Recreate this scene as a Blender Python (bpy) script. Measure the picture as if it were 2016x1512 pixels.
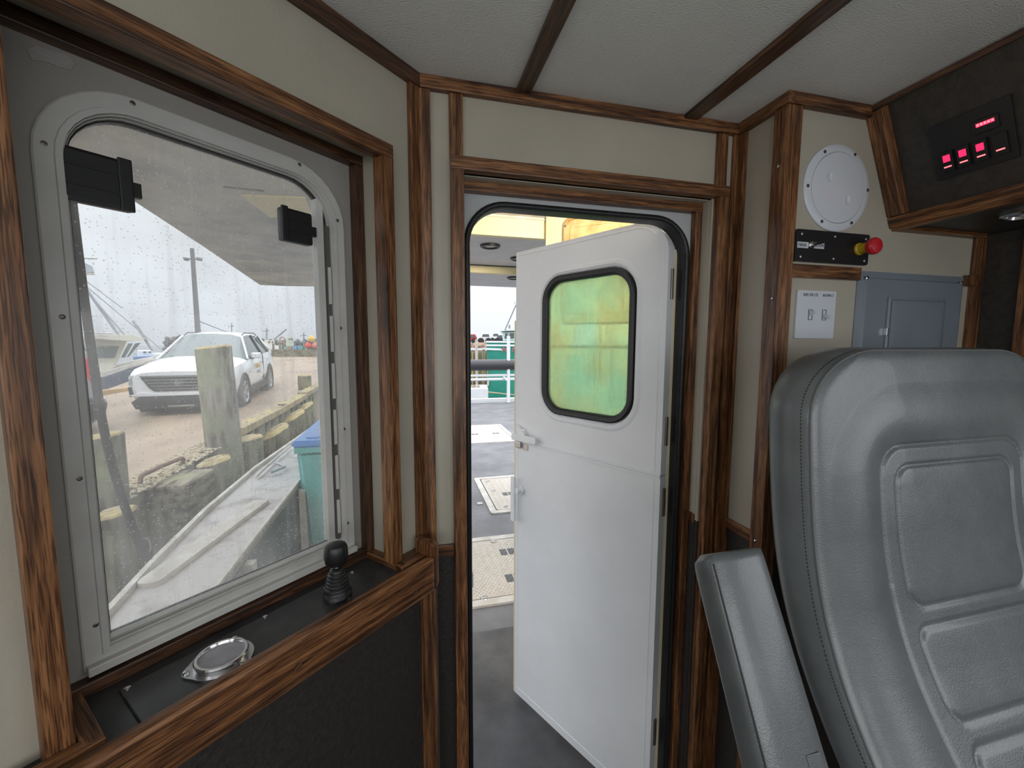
import bpy, bmesh, math, random
from mathutils import Vector, Matrix, Euler
random.seed(7)
PI = math.pi
for o in list(bpy.data.objects): bpy.data.objects.remove(o, do_unlink=True)
SC = bpy.context.scene; COL = SC.collection

# ------------------------------------------------------------------ camera
F = 815.0; PITCH = math.radians(5.44); ROLL = math.radians(.15); YAWX = math.radians(75.88)
CAM = Vector((0, 0, 1.53))
def wdir(az): return Vector((math.cos(YAWX-az), math.sin(YAWX-az), 0))
_f0, _r0, _u0 = wdir(0), wdir(PI/2), Vector((0, 0, 1))
FW = math.cos(PITCH)*_f0 - math.sin(PITCH)*_u0
_up = math.sin(PITCH)*_f0 + math.cos(PITCH)*_u0
RT = math.cos(ROLL)*_r0 + math.sin(ROLL)*_up
UP = -math.sin(ROLL)*_r0 + math.cos(ROLL)*_up
cd = bpy.data.cameras.new('camera'); co = bpy.data.objects.new('camera', cd); COL.objects.link(co)
cd.sensor_fit = 'HORIZONTAL'; cd.sensor_width = 36; cd.lens = 36*F/2016; cd.clip_start = .02; cd.clip_end = 2000
M = Matrix((RT, UP, -FW)).transposed().to_4x4(); M.translation = CAM; co.matrix_world = M
SC.camera = co
# ------------------------------------------------------------------ world, lights, exposure
SC.view_settings.view_transform = 'Standard'; SC.view_settings.look = 'None'
SC.view_settings.gamma = 1; SC.view_settings.use_curve_mapping = False; SC.view_settings.exposure = 0.62
W = bpy.data.worlds.new('overcast_sky'); SC.world = W; W.use_nodes = True
nt = W.node_tree; nt.nodes.clear()
out = nt.nodes.new('ShaderNodeOutputWorld'); bg = nt.nodes.new('ShaderNodeBackground')
tc = nt.nodes.new('ShaderNodeTexCoord'); sep = nt.nodes.new('ShaderNodeSeparateXYZ'); cr = nt.nodes.new('ShaderNodeValToRGB')
cr.color_ramp.elements[0].position = 0.0; cr.color_ramp.elements[0].color = (.62, .645, .70, 1)
cr.color_ramp.elements[1].position = .9; cr.color_ramp.elements[1].color = (2.2, 2.25, 2.35, 1)
k_ = cr.color_ramp.elements.new(.22); k_.color = (.82, .845, .89, 1)
ns = nt.nodes.new('ShaderNodeTexNoise'); ns.inputs['Scale'].default_value = 2.2; ns.inputs['Detail'].default_value = 3
mx = nt.nodes.new('ShaderNodeMixRGB'); mx.blend_type = 'MULTIPLY'; mx.inputs[0].default_value = .12
nt.links.new(tc.outputs['Generated'], sep.inputs[0]); nt.links.new(sep.outputs['Z'], cr.inputs[0])
nt.links.new(tc.outputs['Generated'], ns.inputs['Vector'])
nt.links.new(cr.outputs[0], mx.inputs[1]); nt.links.new(ns.outputs['Fac'], mx.inputs[2])
nt.links.new(mx.outputs[0], bg.inputs[0]); nt.links.new(bg.outputs[0], out.inputs[0]); bg.inputs[1].default_value = 1.0
def area(name, loc, target, sx, sy, power, col=(1, 1, 1)):
    l = bpy.data.lights.new(name, 'AREA'); l.shape = 'RECTANGLE'; l.size = sx; l.size_y = sy; l.energy = power; l.color = col
    o = bpy.data.objects.new(name, l); COL.objects.link(o); o.location = loc
    o.rotation_euler = (Vector(target)-Vector(loc)).to_track_quat('-Z', 'Y').to_euler(); return o
# lamps added at the forward and side windows (behind the camera) to boost daylight
area('front_window_fill', (0.1, -1.42, 1.50), (0.1, 0, 1.95), 1.9, .62, 7.0, (.95, .98, 1))
area('port_window_fill', (-1.2, -.85, 1.55), (0, -.5, 1.7), .7, .6, 2.6, (.95, .98, 1))
area('starboard_window_fill', (1.52, -.45, 1.45), (0, .1, 1.3), 1.1, .5, 1.6, (.95, .98, 1))

# ------------------------------------------------------------------ measuring helpers: photo pixel -> point on a real plane
def ray(x, y): return FW + RT*((x-1008)/F) - UP*((y-756)/F)
def at_z(x, y, z): d = ray(x, y); return CAM + d*((z-CAM.z)/d.z)
def at_y(x, y, Y): d = ray(x, y); return CAM + d*(Y/d.y)
def at_x(x, y, X): d = ray(x, y); return CAM + d*(X/d.x)
def at_d(x, y, D): return CAM + ray(x, y)*D
# window wall frame: s runs forward from the corner, t outward, z up
ZC = 2.105
WD = wdir(math.radians(33.75)); WN = Vector((WD.y, -WD.x, 0))
C1 = Vector((.031, .974, 0))
def wp(s, t, z): return C1 - WD*s - WN*t + Vector((0, 0, z))
def sw(x, y, t):
    d = ray(x, y); p = CAM + d*(((C1-WN*t-CAM).dot(WN))/d.dot(WN)); return -(p-C1).dot(WD), p.z
SX, TX, ZX = -WD, -WN, Vector((0, 0, 1))
X3, Y3, Z3 = Vector((1, 0, 0)), Vector((0, 1, 0)), Vector((0, 0, 1))

# ------------------------------------------------------------------ object helpers
def wm(o):
    m = o.matrix_parent_inverse @ o.matrix_basis if o.parent else o.matrix_basis.copy()
    return wm(o.parent) @ m if o.parent else m
def put(o, mw, parent):
    if parent is not None:
        o.parent = parent; o.matrix_parent_inverse = wm(parent).inverted()
    o.matrix_basis = mw
def tag(o, label=None, cat=None, group=None, kind=None):
    if label: o['label'] = label
    if cat: o['category'] = cat
    if group: o['group'] = group
    if kind: o['kind'] = kind
    return o
def empty(name, loc, label=None, cat=None, group=None, kind=None):
    o = bpy.data.objects.new(name, None); o.empty_display_size = .05; COL.objects.link(o); o.location = loc
    return tag(o, label, cat, group, kind)
def link(name, bm, mat, parent=None, mw=None, smooth=False, angle=None):
    bmesh.ops.recalc_face_normals(bm, faces=bm.faces)
    me = bpy.data.meshes.new(name)
    if smooth:
        for f in bm.faces: f.smooth = True
        if angle:
            for e in bm.edges:
                if len(e.link_faces) == 2 and e.calc_face_angle(0) > angle: e.smooth = False
    bm.to_mesh(me); bm.free()
    if isinstance(mat, (list, tuple)):
        for m in mat: me.materials.append(m)
    else: me.materials.append(mat)
    o = bpy.data.objects.new(name, me); COL.objects.link(o); put(o, mw or Matrix.Identity(4), parent); return o
def frame(o, ex, ey, ez):
    m = Matrix((Vector(ex), Vector(ey), Vector(ez))).transposed().to_4x4(); m.translation = o; return m
def bm_box(bm, lo, hi, bev=0, mi=0):
    lo, hi = Vector(lo), Vector(hi)
    r = bmesh.ops.create_cube(bm, size=1)
    vs = r['verts']
    for v in vs: v.co = Vector((lo[i]+(v.co[i]+.5)*(hi[i]-lo[i]) for i in range(3)))
    fs = {f for v in vs for f in v.link_faces}
    for f in fs: f.material_index = mi
    if bev > 0:
        es = list({e for v in vs for e in v.link_edges})
        bmesh.ops.bevel(bm, geom=es, offset=bev, segments=2, affect='EDGES', profile=.6)
def box(name, lo, hi, mat, parent=None, bev=0.0, mw=None, smooth=False):
    """box in world (or in frame mw); the mesh origin sits at the low corner"""
    lo, hi = Vector(lo), Vector(hi); bm = bmesh.new(); bm_box(bm, (0, 0, 0), hi-lo, bev)
    m = Matrix.Translation(lo); m = (mw @ m) if mw else m
    return link(name, bm, mat, parent, m, smooth, .6)
def obox(name, o, a, b, c, mat, parent=None, bev=0.0):
    """oriented box: corner o, edge vectors a (length), b, c; local X runs along a (grain)"""
    o, a, b, c = map(Vector, (o, a, b, c))
    if a.cross(b).dot(c) < 0: o = o+c; c = -c
    bm = bmesh.new(); bm_box(bm, (0, 0, 0), (a.length, b.length, c.length), bev)
    return link(name, bm, mat, parent, frame(o, a.normalized(), b.normalized(), c.normalized()), False)
def wbox(name, s0, s1, t0, t1, z0, z1, mat, parent=None, bev=0.0, along=None):
    """box in the window wall frame"""
    o = wp(s0, t0, z0); v = {'s': SX*(s1-s0), 't': TX*(t1-t0), 'z': ZX*(z1-z0)}
    L = along or max(v, key=lambda k: v[k].length); r = [k for k in 'stz' if k != L]
    return obox(name, o, v[L], v[r[0]], v[r[1]], mat, parent, bev)
def bbox_(name, x0, x1, y0, y1, z0, z1, mat, parent=None, bev=0.0, along=None):
    v = {'x': X3*(x1-x0), 'y': Y3*(y1-y0), 'z': Z3*(z1-z0)}
    L = along or max(v, key=lambda k: v[k].length); r = [k for k in 'xyz' if k != L]
    return obox(name, (x0, y0, z0), v[L], v[r[0]], v[r[1]], mat, parent, bev)
def prism(name, pts, h, mat, parent=None, mw=None, bev=0, smooth=False):
    """polygon in local XY extruded by h along local Z"""
    bm = bmesh.new(); vs = [bm.verts.new((p[0], p[1], 0)) for p in pts]; f = bm.faces.new(vs)
    r = bmesh.ops.extrude_face_region(bm, geom=[f])
    for v in r['geom']:
        if isinstance(v, bmesh.types.BMVert): v.co.z += h
    if bev: bmesh.ops.bevel(bm, geom=list(bm.edges), offset=bev, segments=2, affect='EDGES', profile=.6)
    return link(name, bm, mat, parent, mw, smooth, .5)
def lathe(name, prof, mat, parent=None, mw=None, n=28, sx=1, sy=1, ang=.7):
    """prof [(r,z)...] about local Z"""
    bm = bmesh.new(); rings = []
    for r, z in prof:
        if r < 1e-6: rings.append([bm.verts.new((0, 0, z))])
        else: rings.append([bm.verts.new((r*math.cos(2*PI*i/n)*sx, r*math.sin(2*PI*i/n)*sy, z)) for i in range(n)])
    for a, b in zip(rings, rings[1:]):
        if len(a) == 1 and len(b) == 1: continue
        for i in range(n):
            j = (i+1) % n
            if len(a) == 1: bm.faces.new((a[0], b[i], b[j]))
            elif len(b) == 1: bm.faces.new((a[i], a[j], b[0]))
            else: bm.faces.new((a[i], a[j], b[j], b[i]))
    for rg in (rings[0], rings[-1]):
        if len(rg) > 2: bm.faces.new(rg)
    return link(name, bm, mat, parent, mw, True, ang)
def bm_tube(bm, pts, rad, n=10, closed=False, mi=0):
    pts = [Vector(p) for p in pts]; N = len(pts); rings = []
    rr_ = rad if isinstance(rad, (list, tuple)) else [rad]*N
    prev = None
    for i, p in enumerate(pts):
        if closed: d = pts[(i+1) % N]-pts[i-1]
        else: d = pts[min(i+1, N-1)]-pts[max(i-1, 0)]
        d.normalize()
        if prev is None: a = d.orthogonal().normalized()
        else: a = (prev-d*prev.dot(d)).normalized()
        prev = a; b = d.cross(a)
        rings.append([bm.verts.new(p+(a*math.cos(2*PI*k/n)+b*math.sin(2*PI*k/n))*rr_[i]) for k in range(n)])
    R = range(N) if closed else range(N-1)
    for i in R:
        A, B = rings[i], rings[(i+1) % N]
        for k in range(n):
            f = bm.faces.new((A[k], A[(k+1) % n], B[(k+1) % n], B[k])); f.material_index = mi; f.smooth = True
    if not closed: bm.faces.new(rings[0][::-1]); bm.faces.new(rings[-1])
def tube(name, pts, rad, mat, parent=None, n=10, closed=False):
    o = Vector(pts[0]); bm = bmesh.new(); bm_tube(bm, [Vector(p)-o for p in pts], rad, n, closed)
    return link(name, bm, mat, parent, Matrix.Translation(o), True, .9)
def spline(P, k=8):
    P = [Vector(p) for p in P]; out_ = []
    for i in range(len(P)-1):
        p0, p1, p2, p3 = P[max(i-1, 0)], P[i], P[i+1], P[min(i+2, len(P)-1)]
        for j in range(k):
            t = j/k
            out_.append(.5*((2*p1)+(p2-p0)*t+(2*p0-5*p1+4*p2-p3)*t*t+(3*p1-p0-3*p2+p3)*t**3))
    return out_+[P[-1]]
def rrect(x0, x1, y0, y1, r, d=0.0, k=8):
    """rounded rectangle shrunk by d; r = radius or 4 radii (bl, br, tr, tl); constant vertex count"""
    R = [r]*4 if not isinstance(r, (list, tuple)) else list(r)
    R = [max(q-d, .0008) for q in R]; x0 += d; x1 -= d; y0 += d; y1 -= d; P = []
    for (cx, cy, a0, q) in ((x0+R[0], y0+R[0], PI, R[0]), (x1-R[1], y0+R[1], 1.5*PI, R[1]), (x1-R[2], y1-R[2], 0, R[2]), (x0+R[3], y1-R[3], .5*PI, R[3])):
        for i in range(k+1):
            a = a0+.5*PI*i/k; P.append((cx+q*math.cos(a), cy+q*math.sin(a)))
    return P
def ringsweep(name, fn, prof, mat, parent=None, mw=None, ang=.6, smooth=True, fill=False):
    """prof [(inset,height)] swept round the closed path fn(inset) in the local XY plane"""
    bm = bmesh.new(); rings = []
    for d, h in prof: rings.append([bm.verts.new((p[0], p[1], h)) for p in fn(d)])
    n = len(rings[0]); m = len(rings)
    for i in range(m if not fill else m-1):
        A, B = rings[i], rings[(i+1) % m]
        for k in range(n): bm.faces.new((A[k], A[(k+1) % n], B[(k+1) % n], B[k]))
    if fill: bm.faces.new(rings[0]); bm.faces.new(rings[-1])
    return link(name, bm, mat, parent, mw, smooth, ang)
def text(body, size, mat, parent, mw, name='lettering', extrude=.0003, align='LEFT', sx=1.0, shear=0):
    c = bpy.data.curves.new(name, 'FONT'); c.body = body; c.size = size; c.extrude = extrude; c.align_x = align; c.shear = shear; c.resolution_u = 3
    t = bpy.data.objects.new('tmp', c); COL.objects.link(t); dg = bpy.context.evaluated_depsgraph_get(); dg.update()
    me = bpy.data.meshes.new_from_object(t.evaluated_get(dg)); bpy.data.objects.remove(t); me.materials.clear(); me.materials.append(mat)
    for v in me.vertices: v.co.x *= sx
    o = bpy.data.objects.new(name, me); COL.objects.link(o); put(o, mw, parent); return o
def copy_part(src, mw, parent, name=None):
    o = bpy.data.objects.new(name or src.name.split('.')[0], src.data); COL.objects.link(o); put(o, mw, parent)
    for k in ('label',):
        if k in src: o[k] = src[k]
    return o

# ------------------------------------------------------------------ materials
def mat(name, col, rough=.5, metal=0, spec=.5, var=None, vscale=8, vdetail=4, bump=0, bscale=60, bdetail=2, stretch=(1, 1, 1), emit=None, estr=0, coat=0, ramp=(.35, .65), coords='Object'):
    m = bpy.data.materials.new(name); m.use_nodes = True; n = m.node_tree; b = n.nodes['Principled BSDF']
    b.inputs['Base Color'].default_value = (*col, 1); b.inputs['Roughness'].default_value = rough; b.inputs['Metallic'].default_value = metal
    b.inputs['Specular IOR Level'].default_value = spec; b.inputs['Coat Weight'].default_value = coat
    if emit: b.inputs['Emission Color'].default_value = (*emit, 1); b.inputs['Emission Strength'].default_value = estr
    t = n.nodes.new('ShaderNodeTexCoord'); mp = n.nodes.new('ShaderNodeMapping'); mp.inputs['Scale'].default_value = stretch
    n.links.new(t.outputs[coords], mp.inputs[0])
    if var:
        no = n.nodes.new('ShaderNodeTexNoise'); no.inputs['Scale'].default_value = vscale; no.inputs['Detail'].default_value = vdetail; no.inputs['Roughness'].default_value = .6
        n.links.new(mp.outputs[0], no.inputs['Vector']); r = n.nodes.new('ShaderNodeValToRGB')
        r.color_ramp.elements[0].position = ramp[0]; r.color_ramp.elements[1].position = ramp[1]
        r.color_ramp.elements[0].color = (*var, 1); r.color_ramp.elements[1].color = (*col, 1)
        n.links.new(no.outputs['Fac'], r.inputs[0]); n.links.new(r.outputs[0], b.inputs['Base Color'])
    if bump:
        nb = n.nodes.new('ShaderNodeTexNoise'); nb.inputs['Scale'].default_value = bscale; nb.inputs['Detail'].default_value = bdetail
        n.links.new(mp.outputs[0], nb.inputs['Vector']); bp = n.nodes.new('ShaderNodeBump'); bp.inputs['Strength'].default_value = bump; bp.inputs['Distance'].default_value = .002
        n.links.new(nb.outputs['Fac'], bp.inputs['Height']); n.links.new(bp.outputs[0], b.inputs['Normal'])
    return m
def wood(name, light, mid, dark, rough=.38, sc=1.0):
    """oak: long stretched pores over broad cathedral bands, grain along local X"""
    m = bpy.data.materials.new(name); m.use_nodes = True; n = m.node_tree; L = n.links; b = n.nodes['Principled BSDF']
    t = n.nodes.new('ShaderNodeTexCoord'); oi = n.nodes.new('ShaderNodeObjectInfo')
    va = n.nodes.new('ShaderNodeVectorMath'); va.operation = 'SCALE'; va.inputs[3].default_value = 7.0
    cx = n.nodes.new('ShaderNodeCombineXYZ'); L.new(oi.outputs['Random'], cx.inputs[0]); L.new(oi.outputs['Random'], cx.inputs[1]); L.new(cx.outputs[0], va.inputs[0])
    ad = n.nodes.new('ShaderNodeVectorMath'); ad.operation = 'ADD'; L.new(t.outputs['Object'], ad.inputs[0]); L.new(va.outputs[0], ad.inputs[1])
    m1 = n.nodes.new('ShaderNodeMapping'); m1.inputs['Scale'].default_value = (4.5*sc, 95*sc, 95*sc); L.new(ad.outputs[0], m1.inputs[0])
    n1 = n.nodes.new('ShaderNodeTexNoise'); n1.inputs['Scale'].default_value = 1; n1.inputs['Detail'].default_value = 4; n1.inputs['Distortion'].default_value = .6; L.new(m1.outputs[0], n1.inputs['Vector'])
    m2 = n.nodes.new('ShaderNodeMapping'); m2.inputs['Scale'].default_value = (22*sc, 620*sc, 620*sc); L.new(ad.outputs[0], m2.inputs[0])
    n2 = n.nodes.new('ShaderNodeTexNoise'); n2.inputs['Scale'].default_value = 1; n2.inputs['Detail'].default_value = 3; L.new(m2.outputs[0], n2.inputs['Vector'])
    r1 = n.nodes.new('ShaderNodeValToRGB'); e = r1.color_ramp.elements; e[0].position = .34; e[0].color = (*dark, 1); e[1].position = .68; e[1].color = (*light, 1)
    k = e.new(.5); k.color = (*mid, 1); L.new(n1.outputs['Fac'], r1.inputs[0])
    r2 = n.nodes.new('ShaderNodeValToRGB'); r2.color_ramp.elements[0].position = .40; r2.color_ramp.elements[1].position = .52
    r2.color_ramp.elements[0].color = (.22, .18, .16, 1); r2.color_ramp.elements[1].color = (1, 1, 1, 1); L.new(n2.outputs['Fac'], r2.inputs[0])
    mu = n.nodes.new('ShaderNodeMixRGB'); mu.blend_type = 'MULTIPLY'; mu.inputs[0].default_value = .85; L.new(r1.outputs[0], mu.inputs[1]); L.new(r2.outputs[0], mu.inputs[2])
    L.new(mu.outputs[0], b.inputs['Base Color']); b.inputs['Roughness'].default_value = rough
    bp = n.nodes.new('ShaderNodeBump'); bp.inputs['Strength'].default_value = .25; bp.inputs['Distance'].default_value = .001; L.new(n2.outputs['Fac'], bp.inputs['Height']); L.new(bp.outputs[0], b.inputs['Normal'])
    return m
OAK = wood('stained_oak', (.37, .172, .070), (.20, .083, .031), (.065, .027, .012))
OAKD = wood('dark_stained_oak', (.17, .080, .040), (.095, .044, .022), (.038, .019, .011))
WALLM = mat('beige_wall_laminate', (.47, .432, .352), .40, bump=.25, bscale=220, var=(.43, .395, .32), vscale=5)
def ceil_mat():
    m = mat('embossed_white_ceiling_vinyl', (.78, .78, .745), .5, var=(.72, .72, .69), vscale=3)
    n = m.node_tree; b = n.nodes['Principled BSDF']; t = n.nodes.new('ShaderNodeTexCoord'); mp = n.nodes.new('ShaderNodeMapping')
    mp.inputs['Rotation'].default_value = (0, 0, .9); mp.inputs['Scale'].default_value = (160, 420, 300); n.links.new(t.outputs['Object'], mp.inputs[0])
    no = n.nodes.new('ShaderNodeTexNoise'); no.inputs['Scale'].default_value = 1; no.inputs['Detail'].default_value = 1; n.links.new(mp.outputs[0], no.inputs['Vector'])
    bp = n.nodes.new('ShaderNodeBump'); bp.inputs['Strength'].default_value = .7; bp.inputs['Distance'].default_value = .0015; n.links.new(no.outputs['Fac'], bp.inputs['Height']); n.links.new(bp.outputs[0], b.inputs['Normal']); return m
CEILM = ceil_mat()
DARKM = mat('dark_brown_leather_laminate', (.038, .032, .028), .55, var=(.022, .018, .016), vscale=90, bump=.8, bscale=160)
BRNM = mat('charcoal_brown_laminate', (.052, .044, .036), .5, var=(.032, .027, .023), vscale=60, bump=.4, bscale=160)
WHITE = mat('white_gelcoat_paint', (.86, .875, .89), .3, var=(.81, .825, .84), vscale=4, bump=.12, bscale=90)
BULK = mat('pale_grey_bulkhead_paint', (.52, .54, .55), .4, bump=.3, bscale=60)
FRAMEM = mat('white_powder_coated_window_frame', (.63, .62, .595), .3, var=(.56, .55, .525), vscale=12)
RECESS = mat('taupe_window_recess_laminate', (.36, .34, .31), .5, bump=.2, bscale=220)
BLACK = mat('black_rubber', (.014, .014, .015), .42, bump=.3, bscale=180)
BLKP = mat('black_plastic', (.012, .012, .013), .38)
BLKPL = mat('black_anodised_plate', (.028, .029, .031), .33, var=(.05, .05, .052), vscale=24, vdetail=6)
CHROME = mat('chrome', (.75, .75, .77), .16, 1)
STEEL = mat('stainless_steel', (.55, .55, .56), .3, 1)
SCREW = mat('dull_screw', (.20, .17, .16), .35, .8)
VINYL = mat('grey_vinyl_upholstery', (.155, .167, .170), .30, spec=.65, var=(.118, .128, .132), vscale=9, bump=.22, bscale=500, coat=.15)
THREAD = mat('dark_thread', (.035, .036, .038), .7)
THREADL = mat('grey_seam_piping', (.125, .13, .132), .5)
GREYP = mat('grey_enamel_panel', (.215, .25, .285), .3, var=(.19, .225, .26), vscale=6)
PWHITE = mat('white_plastic', (.66, .69, .74), .3)
LETTER = mat('dark_blue_print', (.05, .07, .14), .6)
LETK = mat('black_print', (.01, .01, .01), .6)
REDP = mat('red_button_plastic', (.55, .02, .03), .3)
YELP = mat('yellow_plastic_collar', (.62, .42, .02), .35)
REDL = mat('red_backlit_rocker', (.3, .0, .02), .4, emit=(1, .015, .07), estr=1.6)
REDL2 = mat('red_backlit_bar', (.3, .0, .02), .4, emit=(1, .12, .13), estr=2.2)
FLOORM = mat('grey_nonskid_deck', (.118, .118, .125), .6, var=(.07, .07, .075), vscale=6, vdetail=8, bump=.6, bscale=260)
DECKM = mat('grey_painted_deck', (.20, .20, .215), .5, var=(.12, .12, .13), vscale=3, vdetail=8, bump=.4, bscale=120)
CREAM = mat('cream_gelcoat', (.80, .72, .52), .4, var=(.76, .67, .46), vscale=6, bump=.8, bscale=30)
SOFFIT = mat('grey_white_soffit', (.70, .69, .70), .5, var=(.60, .59, .61), vscale=5)
def weathered(name, base, stain, lichen, rough=.9):
    m = bpy.data.materials.new(name); m.use_nodes = True; n = m.node_tree; L = n.links; b = n.nodes['Principled BSDF']; b.inputs['Roughness'].default_value = rough
    t = n.nodes.new('ShaderNodeTexCoord'); mp = n.nodes.new('ShaderNodeMapping'); mp.inputs['Scale'].default_value = (14, 14, 2.2); L.new(t.outputs['Object'], mp.inputs[0])
    n1 = n.nodes.new('ShaderNodeTexNoise'); n1.inputs['Scale'].default_value = 1; n1.inputs['Detail'].default_value = 8; L.new(mp.outputs[0], n1.inputs['Vector'])
    n2 = n.nodes.new('ShaderNodeTexNoise'); n2.inputs['Scale'].default_value = 2.2; n2.inputs['Detail'].default_value = 6; L.new(t.outputs['Object'], n2.inputs['Vector'])
    r1 = n.nodes.new('ShaderNodeValToRGB'); r1.color_ramp.elements[0].position = .38; r1.color_ramp.elements[1].position = .6; r1.color_ramp.elements[0].color = (*stain, 1); r1.color_ramp.elements[1].color = (*base, 1); L.new(n1.outputs['Fac'], r1.inputs[0])
    r2 = n.nodes.new('ShaderNodeValToRGB'); r2.color_ramp.elements[0].position = .46; r2.color_ramp.elements[1].position = .62; L.new(n2.outputs['Fac'], r2.inputs[0])
    mu = n.nodes.new('ShaderNodeMixRGB'); mu.inputs[2].default_value = (*lichen, 1); L.new(r2.outputs[0], mu.inputs[0]); L.new(r1.outputs[0], mu.inputs[1]); L.new(mu.outputs[0], b.inputs['Base Color'])
    bp = n.nodes.new('ShaderNodeBump'); bp.inputs['Strength'].default_value = .8; bp.inputs['Distance'].default_value = .02; L.new(n1.outputs['Fac'], bp.inputs['Height']); L.new(bp.outputs[0], b.inputs['Normal']); return m
PILE = weathered('weathered_pile_timber', (.31, .27, .205), (.06, .048, .036), (.27, .26, .16))
PILEG = weathered('lichened_pile_timber', (.36, .33, .27), (.075, .06, .045), (.29, .31, .19))
CAPW = weathered('yellowed_cap_timber', (.45, .38, .24), (.22, .16, .08), (.46, .36, .14))
MUD = mat("wet_brown_wharf_surface", (.45, .335, .24), .5, var=(.26, .185, .125), vscale=1.1, vdetail=10, bump=.5, bscale=8, bdetail=8, stretch=(1, .35, 1))
ROCKM = mat('dark_breakwater_rock', (.26, .25, .25), .9, var=(.08, .08, .08), vscale=1.5)
WATERM = mat('dark_harbour_water', (.05, .07, .075), .12, bump=.5, bscale=3)
def glass(name, tint, haze, hazecol, dirt=.25, dscale=3, drops=.12, streak=True, stain=None):
    """window pane: clear tinted glass veiled by salt film, run marks and droplets"""
    m = bpy.data.materials.new(name); m.use_nodes = True; n = m.node_tree; L = n.links; n.nodes.clear()
    o = n.nodes.new('ShaderNodeOutputMaterial'); tr = n.nodes.new('ShaderNodeBsdfTransparent'); tr.inputs[0].default_value = (*tint, 1)
    gl = n.nodes.new('ShaderNodeBsdfGlossy'); gl.inputs['Roughness'].default_value = .03
    fr = n.nodes.new('ShaderNodeFresnel'); fr.inputs[0].default_value = 1.35
    df = n.nodes.new('ShaderNodeBsdfDiffuse'); tl = n.nodes.new('ShaderNodeBsdfTranslucent'); df.inputs[0].default_value = (*hazecol, 1); tl.inputs[0].default_value = (*hazecol, 1)
    if stain:
        t0 = n.nodes.new('ShaderNodeTexCoord'); ms = n.nodes.new('ShaderNodeMapping'); ms.inputs['Scale'].default_value = (5, 3.5, 5); L.new(t0.outputs['Object'], ms.inputs[0])
        n0 = n.nodes.new('ShaderNodeTexNoise'); n0.inputs['Scale'].default_value = 1; n0.inputs['Detail'].default_value = 5; L.new(ms.outputs[0], n0.inputs['Vector'])
        r0_ = n.nodes.new('ShaderNodeValToRGB'); r0_.color_ramp.elements[0].position = .42; r0_.color_ramp.elements[1].position = .62; r0_.color_ramp.elements[0].color = (*hazecol, 1); r0_.color_ramp.elements[1].color = (*stain, 1)
        L.new(n0.outputs['Fac'], r0_.inputs[0]); L.new(r0_.outputs[0], df.inputs[0]); L.new(r0_.outputs[0], tl.inputs[0])
    mh = n.nodes.new('ShaderNodeMixShader'); mh.inputs[0].default_value = .6; L.new(df.outputs[0], mh.inputs[1]); L.new(tl.outputs[0], mh.inputs[2])
    t = n.nodes.new('ShaderNodeTexCoord')
    n1 = n.nodes.new('ShaderNodeTexNoise'); n1.inputs['Scale'].default_value = dscale; n1.inputs['Detail'].default_value = 6; L.new(t.outputs['Object'], n1.inputs['Vector'])
    mp = n.nodes.new('ShaderNodeMapping'); mp.inputs['Scale'].default_value = (60, 3, 60); L.new(t.outputs['Object'], mp.inputs[0])
    n2 = n.nodes.new('ShaderNodeTexNoise'); n2.inputs['Scale'].default_value = 1; n2.inputs['Detail'].default_value = 3; L.new(mp.outputs[0], n2.inputs['Vector'])
    vo = n.nodes.new('ShaderNodeTexVoronoi'); vo.inputs['Scale'].default_value = 190; L.new(t.outputs['Object'], vo.inputs['Vector'])
    def mth(op, a, b=None, clamp=False):
        q = n.nodes.new('ShaderNodeMath'); q.operation = op; q.use_clamp = clamp
        for i, v in enumerate((a, b)):
            if v is None: continue
            if isinstance(v, (int, float)): q.inputs[i].default_value = v
            else: L.new(v, q.inputs[i])
        return q.outputs[0]
    d1 = mth('MULTIPLY', mth('MAXIMUM', mth('SUBTRACT', n1.outputs['Fac'], .42), 0.0), dirt*4)
    d2 = mth('MULTIPLY', mth('MAXIMUM', mth('SUBTRACT', n2.outputs['Fac'], .55), 0.0), dirt*3 if streak else 0)
    dr = mth('MULTIPLY', mth('LESS_THAN', vo.outputs['Distance'], .24), mth('MULTIPLY', mth('GREATER_THAN', vo.outputs['Color'], .62), drops))
    tot = mth('ADD', mth('ADD', haze, d1), mth('ADD', d2, dr), True)
    m1 = n.nodes.new('ShaderNodeMixShader'); L.new(tot, m1.inputs[0]); L.new(tr.outputs[0], m1.inputs[1]); L.new(mh.outputs[0], m1.inputs[2])
    m2 = n.nodes.new('ShaderNodeMixShader'); L.new(mth('MULTIPLY', fr.outputs[0], .7), m2.inputs[0]); L.new(m1.outputs[0], m2.inputs[1]); L.new(gl.outputs[0], m2.inputs[2])
    L.new(m2.outputs[0], o.inputs[0]); return m
PANE = glass('salt_streaked_window_glass', (.93, .95, .95), .10, (.86, .86, .84), dirt=.22, drops=.3)
DPANE = glass('green_tinted_door_glass', (.70, .94, .85), .40, (.52, .88, .72), dirt=.30, dscale=6, drops=.2, stain=(.72, .72, .42))
CARG = mat('dark_car_glass', (.10, .13, .13), .08, spec=.8)
CARW = mat('white_car_paint', (.80, .81, .83), .22, coat=.5)
CARK = mat('black_car_trim', (.03, .03, .032), .5)
TYRE = mat('tyre_rubber', (.035, .035, .037), .75)
ALLOY = mat('grey_alloy', (.42, .43, .45), .3, .7)
LAMP = mat('clear_headlamp', (.35, .38, .40), .15, spec=.8)
GOLD = mat('gold_lettering', (.62, .40, .06), .5)

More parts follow.
